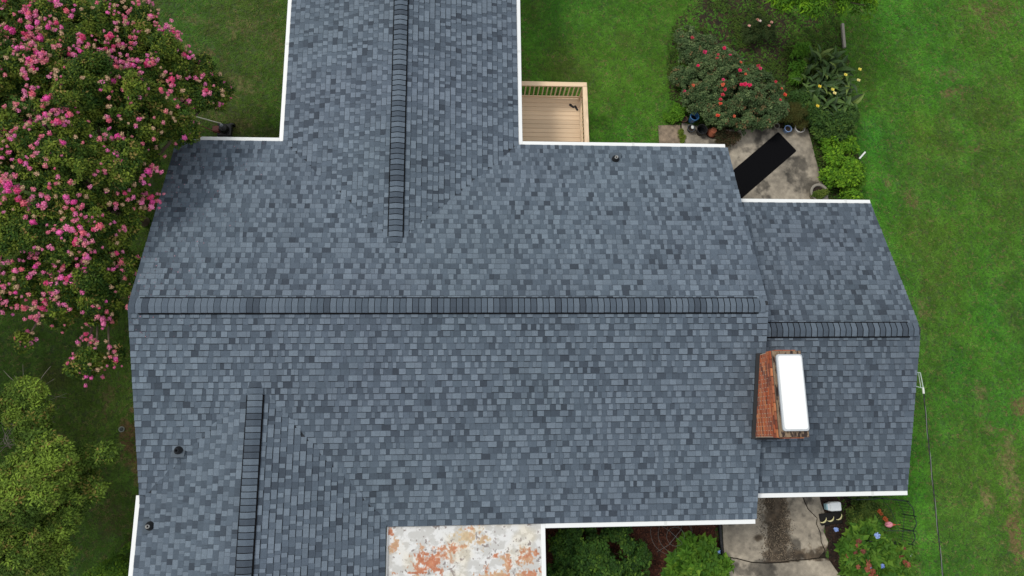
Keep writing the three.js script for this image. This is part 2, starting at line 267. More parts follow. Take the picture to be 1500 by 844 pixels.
// ridge vents with their caps. Ridge from A to B; dA, dB: horizontal unit to each side, drop per metre on each side
const ventM = new THREE.MeshPhysicalMaterial({ color: new THREE.Color().setRGB(0.006, 0.0065, 0.0075), roughness: 0.9, specularIntensity: 0.2 });
function foldSheet(half, len, thick, lift0, lift1, slA, slB) { // along z from 0 to len, bent over the ridge
  const prof = []; const xs = [-half, -half * 0.66, -half * 0.33, -half * 0.14, 0, half * 0.14, half * 0.33, half * 0.66, half];
  const soft = (x) => { const a = Math.abs(x), r = half * 0.3; return a < r ? (a * a + r * r) / (2 * r) : a; };
  const hy = (x) => -(soft(x)) * (x < 0 ? slA : slB) ;
  const pos = [], idx = []; for (const [z, l] of [[0, lift0], [len, lift1]]) for (const x of xs) { pos.push(x, hy(x) + l, z); }
  const n = xs.length; for (const [z, l] of [[0, lift0], [len, lift1]]) for (const x of xs) pos.push(x, hy(x) + l - thick, z);
  const q = (a, b, c, d) => idx.push(a, b, c, a, c, d);
  for (let i = 0; i < n - 1; i++) { q(i, n + i, n + i + 1, i + 1); q(2 * n + i, 2 * n + i + 1, 3 * n + i + 1, 3 * n + i); q(n + i, 3 * n + i, 3 * n + i + 1, n + i + 1); q(i, i + 1, 2 * n + i + 1, 2 * n + i); }
  q(0, 2 * n, 3 * n, n); q(n - 1, 2 * n - 1, 4 * n - 1, 3 * n - 1);
  let g = new THREE.BufferGeometry(); g.setAttribute('position', new THREE.Float32BufferAttribute(pos, 3)); g.setIndex(idx); g = g.toNonIndexed(); g.computeVertexNormals();
  const P = g.attributes.position, uv = []; for (let i = 0; i < P.count; i++) uv.push(P.getX(i) * 2.2, P.getZ(i) * 2.2); g.setAttribute('uv', new THREE.Float32BufferAttribute(uv, 2)); return g;
}
function ridge(A, dir, length, slA, slB, plain0, plain1, flip) { // dir: unit along the ridge; A side lies to the left (-x of the local frame)
  const base = new THREE.Mesh(foldSheet(0.2, length - plain0 - plain1, 0.03, 0.034, 0.034, slA, slB), ventM); shade(base); base.name = 'ridge_vent';
  base.position.set(...A).addScaledVector(dir, plain0); base.rotation.y = Math.atan2(dir.x, dir.z); house.add(base);
  const st = 0.146, half = 0.17, variants = [0, 1, 2].map(() => foldSheet(half + R(-0.003, 0.003), st - 0.016, 0.014, 0.044, 0.058, slA, slB)), vf = [foldSheet(half, st - 0.016, 0.014, 0.058, 0.044, slA, slB)];
  const n = Math.floor(length / st);
  for (let k = 0; k < n; k++) {
    const s = k * st, raised = s >= plain0 - 0.01 && s < length - plain1 - 0.02;
    let r = rnd(), tone = 0; while (tone < 7 && r > TONEW[tone]) { r -= TONEW[tone]; tone++; }
    const c = part('ridge_cap', flip ? vf[0] : variants[k % 3], capMats[clamp(tone + 1, 2, 6)], base, [R(-0.003, 0.003), raised ? 0 : -0.004, s - plain0]);
  }
  return base;
}
ridge([-7.46, HR, 0], V3(1, 0, 0), 14.93, sS, sN, 0.2, 0.22, true);
ridge([NW.xr, NW.hr, -13.8], V3(0, 0, 1), 12.36, sN, sN, 0.3, 0.42);
ridge([SW.xr, SW.hr, 1.56], V3(0, 0, 1), 12.1, (SW.hr - SW.hw) / 2.835, (SW.hr - SW.he) / 2.98, 0.44, 0.3, true);
ridge([7.56, EW.hr, EW.zr], V3(1, 0, 0), 3.98, (EW.hr - EW.he) / 3.98, (EW.hr - EW.he) / 3.8, 0.0, 0.28, true);

// gutters with a closed top, fascia boards behind them
function gutter(ax, az, bx, bz, y, ox, oz) { // outer direction (ox, oz)
  const L = Math.hypot(bx - ax, bz - az), s = new THREE.Shape(); // profile: x outwards, y up
  s.moveTo(0, 0); s.lineTo(0.104, -0.012); s.lineTo(0.11, -0.02); s.lineTo(0.108, -0.05); s.lineTo(0.085, -0.085); s.lineTo(0.075, -0.12); s.lineTo(0, -0.12); s.closePath();
  const g = new THREE.ExtrudeGeometry(s, { depth: L, bevelEnabled: false });
  const out = V3(ox, 0, oz), up = V3(0, 1, 0), al = out.clone().cross(up); const fwd = V3(bx - ax, 0, bz - az).normalize(); const start = al.dot(fwd) > 0 ? V3(ax, y, az) : V3(bx, y, bz);
  g.applyMatrix4(new THREE.Matrix4().makeBasis(out, up, al)); g.translate(start.x, start.y, start.z);
  const m = part('gutter', g, gutterM, house);
  for (let q = 3.05; q < L - 0.4; q += 3.05) { const t = q / L, j = new THREE.ExtrudeGeometry(s, { depth: 0.07, bevelEnabled: false }); j.scale(1.03, 1.03, 1); j.applyMatrix4(new THREE.Matrix4().makeBasis(out, up, al)); j.translate(lerp(ax, bx, t), y + 0.003, lerp(az, bz, t)); part('gutter_joint', j, jointM, house); }
  const f = box(Math.abs(bx - ax) || 0.03, 0.16, Math.abs(bz - az) || 0.03, (ax + bx) / 2 - ox * 0.05, y - 0.13, (az + bz) / 2 - oz * 0.05); part('fascia', f, fasciaM, house);
}
const dn = 0.006;
gutter(-7.42, ZN, NW.x0 - 0.108, ZN, HN - dn, 0, -1);
gutter(NW.x1 + 0.108, ZN, 7.44, ZN, HN - dn, 0, -1);
gutter(NW.x0, -13.8, NW.x0, ZN - 0.001, NW.he - dn, -1, 0);
gutter(NW.x1, -13.8, NW.x1, ZN - 0.001, NW.he - dn, 1, 0);
gutter(2.16, ZS, 7.47, ZS, HS - dn, 0, 1);
gutter(SW.x0, 4.28, SW.x0, 13.8, SW.hw - dn, -1, 0);
gutter(7.75, EW.z0, EW.x1, EW.z0, EW.he - dn, 0, -1);
gutter(7.6, EW.z1, EW.x1, EW.z1, EW.he - dn, 0, 1);
{ // rake boards under the gable overhangs
  const rakes = [[-7.46, HN, ZN, HR, 0], [-7.46, HS + 0.2, ZS - 0.7, HR, 0], [7.46, HN, ZN, HR, 0], [7.46, HS, ZS, HR, 0], [11.5, EW.he, EW.z0, EW.hr, EW.zr], [11.5, EW.he, EW.z1, EW.hr, EW.zr]];
  for (const [x, ye, ze, yr, zr] of rakes) { const L = Math.hypot(yr - ye, zr - ze) - 0.1, g = box(0.03, 0.15, L); part('rake_board', g, fasciaM, house, [x, (ye + yr) / 2 - 0.2, (ze + zr) / 2], [Math.atan2(ye - yr, ze - zr) * -1 + (ze < zr ? Math.PI : 0), 0, 0]); }
}

// chimney: bricks, corbelled top courses, mortar crown, white metal cover
{
  const ch = new THREE.Group(); ch.name = 'chimney'; ch.position.set(7.675, 0, 2.135); house.add(ch);
  const mortar = mat(hex('#bfae9b'), 0.95), core = part('mortar_core', box(0.686, 4.62, 1.966, 0, 2.31, 0), mortar, ch);
  const tones = ['#a85636', '#ba633c', '#8f4c36', '#b0694a', '#7a4a3c', '#a05e44', '#c27a50'].map((h) => hex(h));
  const gs = []; const H = 0.0735; let k = 0;
  const brick = (w, d, x, y, z) => { const g = box(w, 0.061, d, x, y, z); const c = tones[Math.floor(rnd() * 7)], q = R(0.8, 1.15), a = []; for (let i = 0; i < g.attributes.position.count; i++) a.push(c.r * q, c.g * q, c.b * q); g.setAttribute('color', new THREE.Float32BufferAttribute(a, 3)); gs.push(g.toNonIndexed()); };
  for (let y = 2.62; y < 4.72; y += H, k++) {
    const grow = y > 4.46 ? 0.028 : 0; const hx = 0.333 + grow, hz = 0.973 + grow, o = (k % 2) * 0.1;
    for (const s of [-1, 1]) {
      for (let z = -hz + (o ? 0.0 : -0.0); z < hz - 0.03;) { let w = o && z === -hz ? 0.095 : 0.2; if (z + w > hz) w = hz - z; brick(0.1, w - 0.014, s * (hx - 0.035) + R(-0.003, 0.003), y, z + w / 2); z += w; }
      for (let x = -hx + 0.1; x < hx - 0.12;) { let w = o && x < -hx + 0.11 ? 0.1 : 0.2; if (x + w > hx - 0.1) w = hx - 0.1 - x; brick(w - 0.018, 0.1, x + w / 2, y, s * (hz - 0.036)); x += w; }
    }
  }
  const m = part('brick_courses', mergeGeometries(gs), new THREE.MeshStandardMaterial({ vertexColors: true, roughness: 0.9 }), ch); m.userData.kind = 'stuff';
  const crownTex = tex(256, 256, (u, v, i, j) => { const n = fbm(u * 9, v * 9, 4, 3), f = hash2(i, j, 2), s = sstep(0.52, 0.64, n), k = 0.7 + 0.4 * f; return [lerp(150, 60, s) * k, lerp(128, 48, s) * k, lerp(104, 44, s) * k]; });
  part('mortar_crown', rbox(0.7, 0.07, 1.98, 0.02, 0, 4.745, 0), new THREE.MeshStandardMaterial({ map: crownTex, roughness: 1 }), ch);
  const wm = mat(hex('#ebeded'), 0.4, { metalness: 0 });
  const cov = new THREE.Group(); cov.name = 'chimney_cover'; cov.position.set(-0.005, 0, -0.02); ch.add(cov);
  const rr = (w, l, r) => { const q = new THREE.Shape(), a = w / 2, e = l / 2; q.moveTo(-a + r, -e); q.lineTo(a - r, -e); q.quadraticCurveTo(a, -e, a, -e + r); q.lineTo(a, e - r); q.quadraticCurveTo(a, e, a - r, e); q.lineTo(-a + r, e); q.quadraticCurveTo(-a, e, -a, e - r); q.lineTo(-a, -e + r); q.quadraticCurveTo(-a, -e, -a + r, -e); return q; };
  const top = new THREE.ExtrudeGeometry(rr(0.53, 1.66, 0.06), { depth: 0.03, bevelEnabled: true, bevelSize: 0.012, bevelThickness: 0.02, bevelSegments: 3 }); top.rotateX(-Math.PI / 2); part('cover_top', top, wm, cov, [0, 4.89, 0]);
  const rimS = rr(0.61, 1.74, 0.07); rimS.holes.push(rr(0.52, 1.65, 0.06)); const rim = new THREE.ExtrudeGeometry(rimS, { depth: 0.05, bevelEnabled: true, bevelSize: 0.003, bevelThickness: 0.003, bevelSegments: 1 }); rim.rotateX(-Math.PI / 2); part('cover_rim', rim, mat(hex('#b9bec2'), 0.4, { metalness: 0.2 }), cov, [0, 4.855, 0]);
  for (const sx of [-1, 1]) for (const sz of [-1, 1]) part('cover_leg', box(0.03, 0.11, 0.03, sx * 0.25, 4.83, sz * 0.78), wm, cov);
  const black = mat(new THREE.Color().setRGB(0.012, 0.012, 0.013), 0.6);
  const f = prismZ(1.12, 3.15, [[7.245, 0], [7.36, 0], [7.36, 0.12], [7.245, 0.07]]);
  const P = f.attributes.position; for (let i = 0; i < P.count; i++) P.setY(i, P.getY(i) + mainH(P.getZ(i)) - 0.03); f.computeVertexNormals(); f.translate(-7.675, 0, -2.135);
  part('flashing', f, black, ch);
  part('flashing', box(0.7, 0.16, 0.04, 0.02, mainH(3.15) + 0.0, 1.02), black, ch);
}
// vent pipes
const rubber = mat(hex('#16181b'), 0.6), pvc = mat(hex('#cfcfcb'), 0.5), pipeBlack = mat(hex('#0c0d0f'), 0.7);
function ventPipe(x, z, y, slx, slz, pale) {
  const g = new THREE.Group(); g.name = 'vent_pipe'; g.position.set(x, y, z); house.add(g);
  const fl = rbox(0.3, 0.012, 0.34, 0.004); part('flashing', fl, mat(hex('#4b5660'), 0.7), g, [0, 0.018, 0], [Math.atan(slz), 0, -Math.atan(slx)]);
  part('rubber_boot', lathe([[0.047, 0.13], [0.06, 0.12], [0.07, 0.08], [0.1, 0.045], [0.115, 0.0], [0.115, -0.03]], 20), rubber, g);
  const p = part('pipe', lathe([[0.034, 0.06], [0.034, 0.17], [0.044, 0.17], [0.044, 0.05]], 20), pale ? pvc : mat(hex('#3c4046'), 0.5), g);
  part('pipe_bore', new THREE.CircleGeometry(0.034, 16).rotateX(-Math.PI / 2), pipeBlack, g, [0, 0.08, 0]);
}
ventPipe(-6.53, 3.25, mainH(3.25) + 0.0, 0, -sS, false);
ventPipe(-7.15, 4.96, southH(-7.15), 0.335, 0, true);
ventPipe(4.27, -4.36, mainH(-4.36), 0, sN, true);

// flat porch roof of peeling painted metal sheets
{
  const px0 = -1.69, px1 = 2.06, y = 2.545;
  const spots = [[-0.63, 5.95, .28, .26, 1], [-0.75, 6.12, .3, .1, 1], [-0.42, 5.8, .22, .16, .7], [0.30, 5.37, .26, .15, 0], [0.58, 5.5, .16, .14, 0], [0.28, 5.22, .12, .06, .6], [-0.08, 5.66, .14, .09, .8], [-0.4, 5.68, .1, .08, .8], [0.12, 5.64, .1, .05, .7], [-1.55, 5.6, .12, .13, .4], [-1.64, 5.25, .06, .12, 1], [1.16, 5.86, .12, .08, .4], [1.72, 5.86, .14, .13, .7], [1.9, 5.84, .06, .06, 1], [0.92, 5.86, .1, .04, 1], [1.24, 6.05, .08, .16, .7], [1.08, 6.32, .45, .07, .5], [1.8, 6.3, .25, .1, .8], [0.5, 5.12, .16, .04, .7], [-0.86, 5.62, .1, .08, .3], [-0.9, 6.2, .4, .03, 1], [1.55, 5.9, .12, .14, .5], [0.7, 6.15, .05, .08, .8], [-1.2, 6.45, .5, .12, .3], [0.2, 6.7, .5, .2, .8], [-0.9, 6.9, .3, .2, .7]];
  const t = tex(1024, 768, (u, v, i, j) => {
    const x = px0 + u * 3.75, z = 5.0 + v * 2.81; const n = fbm(x * 6, z * 6, 4, 14), m = fbm(x * 13, z * 13, 3, 22), f = hash2(i, j, 6), big = fbm(x * 1.2, z * 1.2, 3, 33);
    const flake = sstep(0.42, 0.62, fbm(x * 8, z * 9, 4, 44) + (f - 0.5) * 0.1); // fresh white paint against chalky grey primer
    let c = [lerp(188, 212, flake), lerp(187, 212, flake), lerp(183, 210, flake)]; const cream = sstep(0.5, 0.7, big); c = [c[0] + 2 * cream, c[1] - 4 * cream, c[2] - 16 * cream];
    const pit = sstep(0.66, 0.74, m) * sstep(0.35, 0.6, n); c = c.map((q, k) => lerp(q, [120, 108, 104][k], pit * 0.75));
    let s = 0, hot = 0; for (const [sx, sz, rx, rz, h] of spots) { const q = Math.hypot((x - sx) / rx, (z - sz) / rz); if (q < 2) { const w = 1 - sstep(0.35, 1.35, q + (n - 0.5) * 1.8 + (m - 0.5) * 2.6 + (fbm(x * 30, z * 22, 2, 88) - 0.5) * 1.6); if (w > s) { s = w; hot = h; } } }
    const hn = clamp(hot + (n - 0.5) * 1.2), rust = [lerp(196, 178, hn), lerp(170, 98, hn), lerp(130, 62, hn)];
    c = c.map((q, k) => lerp(q, rust[k] * (0.85 + 0.3 * m), s * 0.85));
    return c.map((q) => q * (0.97 + 0.06 * f));
  }, true, THREE.ClampToEdgeWrapping);
  const pr = new THREE.Group(); pr.name = 'porch_roof'; house.add(pr);
  const pm = new THREE.MeshStandardMaterial({ map: t, roughness: 0.7 });
  for (const [z0, z1, yy] of [[5.02, 6.235, y + 0.006], [6.20, 7.4, y], [7.365, 7.81, y - 0.006]]) {
    const g = rbox(px1 - px0, 0.012, z1 - z0, 0.003, (px0 + px1) / 2, yy, (z0 + z1) / 2), P = g.attributes.position, U = g.attributes.uv;
    for (let i = 0; i < P.count; i++) U.setXY(i, (P.getX(i) - px0) / 3.75, (P.getZ(i) - 5.0) / 2.81); part('roof_sheet', g, pm, pr);
  }
  part('roof_deck', box(px1 - px0 - 0.02, 0.1, 2.75, (px0 + px1) / 2, y - 0.066, 6.42), fasciaM, pr);
  part('edge_trim', rbox(0.11, 0.15, 2.72, 0.008, px1 + 0.045, y - 0.035, 6.45), gutterM, pr);
  part('edge_trim', rbox(0.035, 0.13, 2.72, 0.006, px0 - 0.012, y - 0.04, 6.45), fasciaM, pr);
  for (const x of [px0 + 0.1, px1 - 0.1]) part('porch_post', box(0.1, 2.42, 0.1, x, 1.21, 7.6), fasciaM, pr);
}
// service bracket on the east rake, and the twisted cable it holds
{
  const zinc = mat(hex('#b9c9bd'), 0.45, { metalness: 0.3 }), br = new THREE.Group(); br.name = 'cable_bracket'; house.add(br);
  const a = [11.42, 2.98, 1.5], b = [12.05, 3.0, 1.52], c = [12.1, 2.96, 1.92], d = [11.42, 2.96, 1.74];
  for (const [p, q, r] of [[a, b, 0.014], [b, c, 0.014], [d, c, 0.011], [[12.0, 3.0, 1.54], [12.03, 2.97, 1.9], 0.01]]) part('rod', rod(p, q, r), zinc, br);
  part('insulator', rod([12.1, 2.955, 1.9], [12.1, 2.95, 2.06], 0.028, 10), mat(hex('#d6dad2'), 0.4), br);
  const cable = thing('power_cable', 'twisted overhead cable running from bracket on roof edge across lawn', 'cable');
  const strands = [[0, mat(hex('#0d0e0f'), 0.6)], [2.1, mat(hex('#0d0e0f'), 0.6)], [4.2, mat(hex('#7d817f'), 0.6, { metalness: 0.2 })]];
  for (const [ph, m] of strands) { const pts = []; for (let k = 0; k <= 150; k++) { const s = k / 150, z = 2.04 + s * 15, w = ph + s * 15 * 5.5; pts.push(V3(12.1 - 0.055 * (z - 2.04) + Math.cos(w) * 0.011, 2.95 + 0.02 * (z - 2.04) + 0.01 * (z - 2) * (z - 2) * 0.3 + Math.sin(w) * 0.011, z)); } part('strand', tube(pts, 0.007, 0.007, 5, 450), m, cable); }
}
console.log('house');

// ---------------------------------------------------------------- deck
{
  const d = thing('wooden_deck', 'pale tan wooden deck with slatted railing against the house', 'deck', [0, 0, 0]);
  const woodTex = (s) => tex(256, 64, (u, v, i, j) => { const n = fbm(u * 3, v * 20, 4, s), f = hash2(i, j, s), k = 0.86 + 0.22 * n + (f - 0.5) * 0.06; return [232 * k, 204 * k, 170 * k]; });
  const woods = [3, 9, 15, 27].map((s, i) => new THREE.MeshStandardMaterial({ map: woodTex(s), roughness: 0.75, color: new THREE.Color().setScalar([0.92, 0.85, 0.96, 0.88][i]) }));
  const rail = woods[2], bg = rbox(2.16, 0.032, 0.1375, 0.005);
  for (let k = 0, z = -7.19; z < -4.45; z += 0.143, k++) part('deck_board', bg, woods[(k * 7 + (k >> 1)) % 4], d, [2.62, 0.736, z]);
  for (const x of [1.7, 2.6, 3.55]) part('joist', box(0.04, 0.18, 2.8, x, 0.62, -5.83), woods[1], d);
  part('rim_board', box(2.16, 0.2, 0.036, 2.62, 0.63, -7.283), woods[0], d); part('rim_board', box(0.036, 0.2, 2.8, 3.72, 0.63, -5.86), woods[0], d);
  part('top_rail', rbox(2.2, 0.036, 0.14, 0.007, 2.7, 1.635, -7.27), rail, d);
  part('top_rail', rbox(0.14, 0.036, 2.75, 0.007, 3.735, 1.6345, -5.82), rail, d);
  part('bottom_rail', rbox(2.0, 0.085, 0.036, 0.005, 2.7, 0.86, -7.265), rail, d); part('bottom_rail', rbox(0.036, 0.085, 2.7, 0.005, 3.74, 0.86, -5.9), rail, d);
  part('upper_rail', rbox(2.0, 0.085, 0.03, 0.005, 2.7, 1.565, -7.255), woods[1], d); part('upper_rail', rbox(0.03, 0.085, 2.7, 0.005, 3.73, 1.565, -5.9), woods[1], d);
  const bal = rbox(0.036, 0.78, 0.036, 0.004);
  for (let x = 1.72; x < 3.66; x += 0.134) part('baluster', bal, woods[0], d, [x, 1.23, -7.3]);
  for (let z = -7.14; z < -4.6; z += 0.134) part('baluster', bal, woods[3], d, [3.775, 1.23, z]);
  for (const [x, z] of [[3.74, -7.27], [1.72, -7.22], [3.74, -4.6]]) { part('post', rbox(0.09, 1.66, 0.09, 0.006, 0, 0.83, 0), rail, d, [x, 0, z]); }
  const sm = mat(hex('#1b1c1e'), 0.7);
  for (const [x, z, a] of [[3.46, -7.02, 0.9], [3.6, -6.95, 0.5]]) {
    const s = new THREE.Shape(); s.moveTo(-0.04, -0.11); s.quadraticCurveTo(0, -0.15, 0.04, -0.11); s.quadraticCurveTo(0.03, 0, 0.05, 0.08); s.quadraticCurveTo(0, 0.17, -0.05, 0.08); s.quadraticCurveTo(-0.03, 0, -0.04, -0.11);
    const g = new THREE.ExtrudeGeometry(s, { depth: 0.02, bevelEnabled: true, bevelSize: 0.004, bevelThickness: 0.004, bevelSegments: 1 }); g.rotateX(-Math.PI / 2);
    const t = thing('sandal', 'dark sandal left on the deck boards', 'sandal', [x, 0.757, z], a, 'pair of sandals on the deck'); part('sole', g, sm, t); t.scale.setScalar(0.72);
    part('strap', tube([[-0.045, 0.015, -0.03], [-0.03, 0.05, -0.04], [0, 0.06, -0.05], [0.03, 0.05, -0.04], [0.045, 0.015, -0.03]], 0.009), sm, t);
  }
}
// ---------------------------------------------------------------- things on the patio
{
  const u = V3(0.707, 0, 0.707), L = 3.3, Wd = 0.85; const dir = Math.atan2(-0.642, -0.767);
  const s = new THREE.Shape(), r = 0.05, hw = Wd / 2; s.moveTo(r, -hw); s.lineTo(L - r, -hw); s.quadraticCurveTo(L, -hw, L, -hw + r); s.lineTo(L, hw - r); s.quadraticCurveTo(L, hw, L - r, hw); s.lineTo(r, hw); s.quadraticCurveTo(0, hw, 0, hw - r); s.lineTo(0, -hw + r); s.quadraticCurveTo(0, -hw, r, -hw);
  const g = new THREE.ExtrudeGeometry(s, { depth: 0.008, bevelEnabled: true, bevelSize: 0.003, bevelThickness: 0.003, bevelSegments: 1 }); g.rotateX(-Math.PI / 2);
  const ribs = tex(64, 64, (a, b, i, j) => { const k = (i % 8 < 4 ? 200 : 120) + hash2(i, j, 1) * 40; return [k, k, k]; }, false); ribs.repeat.set(8, 8);
  const m = new THREE.MeshPhysicalMaterial({ color: new THREE.Color().setRGB(0.005, 0.005, 0.006), roughness: 1, specularIntensity: 0.12, bumpMap: ribs, bumpScale: 0.003 });
  const o = single('rubber_mat', g, m, 'long black rubber mat lying askew on the concrete patio', 'mat', [10.6, 0.064, -6.26]); o.rotation.y = Math.PI - Math.atan2(0.642, 0.767) * -1; o.rotation.y = Math.atan2(-0.642, -0.767);
}
const soilM = mat(hex('#2b2119'), 1);
function pot(name, x, z, y0, r0, r1, h, color, label, opts = {}) {
  const t = thing(name, label, opts.cat || 'pot', [x, y0, z], 0), m = mat(hex(color), opts.rough ?? 0.6), w = opts.wall || 0.018;
  part('body', lathe([[0.001, 0.002], [r0, 0.002], [r0, 0.0], [lerp(r0, r1, 0.9), h * 0.86], [r1, h * 0.88], [r1 + 0.006, h * 0.97], [r1, h], [r1 - w, h], [r1 - w - 0.005, h * 0.9], [r0 - w * 0.5, 0.05], [0.001, 0.04]], 24), m, t);
  part(opts.fill === 'water' ? 'dark_water' : 'soil', new THREE.CircleGeometry(r1 - w - 0.004, 20).rotateX(-Math.PI / 2), opts.fill === 'water' ? mat(hex('#07090b'), 0.15) : soilM, t, [0, h * (opts.level || 0.82), 0]);
  return t;
}
pot('flower_pot', 7.47, -6.92, 0.06, 0.1, 0.145, 0.36, '#3d6c9c', 'tall blue glazed pot standing beside black pot at rose bush', { fill: 'water', level: 0.5, rough: 0.25 });
{ const t = pot('flower_pot', 7.40, -6.6, 0.06, 0.09, 0.125, 0.16, '#3c4144', 'small grey pot with a white lump inside below blue pot', { level: 0.6 }); const g = new THREE.IcosahedronGeometry(0.05, 1); g.scale(1, 0.6, 1.3); part('pale_stone', g, mat(hex('#d9dcd8'), 0.6), t, [0.05, 0.13, -0.04]); }
pot('flower_pot', 7.72, -6.52, 0.06, 0.12, 0.17, 0.26, '#111214', 'wide black plastic pot between blue pot and clay pot', { fill: 'water', level: 0.55 });
pot('flower_pot', 7.19, -6.92, 0.06, 0.08, 0.11, 0.16, '#4a2a1f', 'small dark brown pot beside the tall blue pot', { level: 0.85 });
{ const t = thing('clay_pot', 'terracotta pot turned upside down in a dark saucer', 'pot', [8.1, 0.06, -6.5]);
  part('saucer', lathe([[0.001, 0], [0.15, 0], [0.19, 0.05], [0.178, 0.05], [0.15, 0.014], [0.001, 0.014]], 24), mat(hex('#3a1d14'), 0.8), t);
  part('body', lathe([[0.001, 0.25], [0.09, 0.25], [0.1, 0.24], [0.13, 0.09], [0.147, 0.09], [0.15, 0.02], [0.13, 0.016]], 24), mat(hex('#b4674a'), 0.85), t); }
pot('flower_pot', 10.58, -6.62, 0.06, 0.08, 0.12, 0.2, '#7b96c0', 'small pale blue pot behind the end of black mat', { rough: 0.35 });
pot('flower_pot', 10.22, -6.72, 0.06, 0.07, 0.1, 0.18, '#6d6a62', 'small grey stone pot touching the end of black mat', {});
const whitePot = pot('flower_pot', 10.98, -6.66, 0.06, 0.12, 0.17, 0.2, '#cdc9c2', 'white pot of soil and trailing leaves on patio edge', { wall: 0.03 });
pot('planter', 11.33, -4.42, 0.06, 0.2, 0.29, 0.3, '#8b857a', 'round pale concrete planter of herbs by white gutter', { wall: 0.07, cat: 'planter', rough: 0.95, level: 0.8 });
single('wooden_post', (() => { const g = rbox(0.09, 0.09, 0.9, 0.01); return g; })(), mat(hex('#8b857a'), 0.9), 'weathered grey timber lying at the edge of the flower bed', 'timber', [12.9, 0.12, -10.1], -0.04);
single('marker_stake', rbox(0.05, 0.02, 0.3, 0.005), mat(hex('#d8d9d6'), 0.6), 'short white stake leaning in the lime green bush', 'stake', [12.62, 0.78, -5.5], -0.75).rotation.x = 0.15;
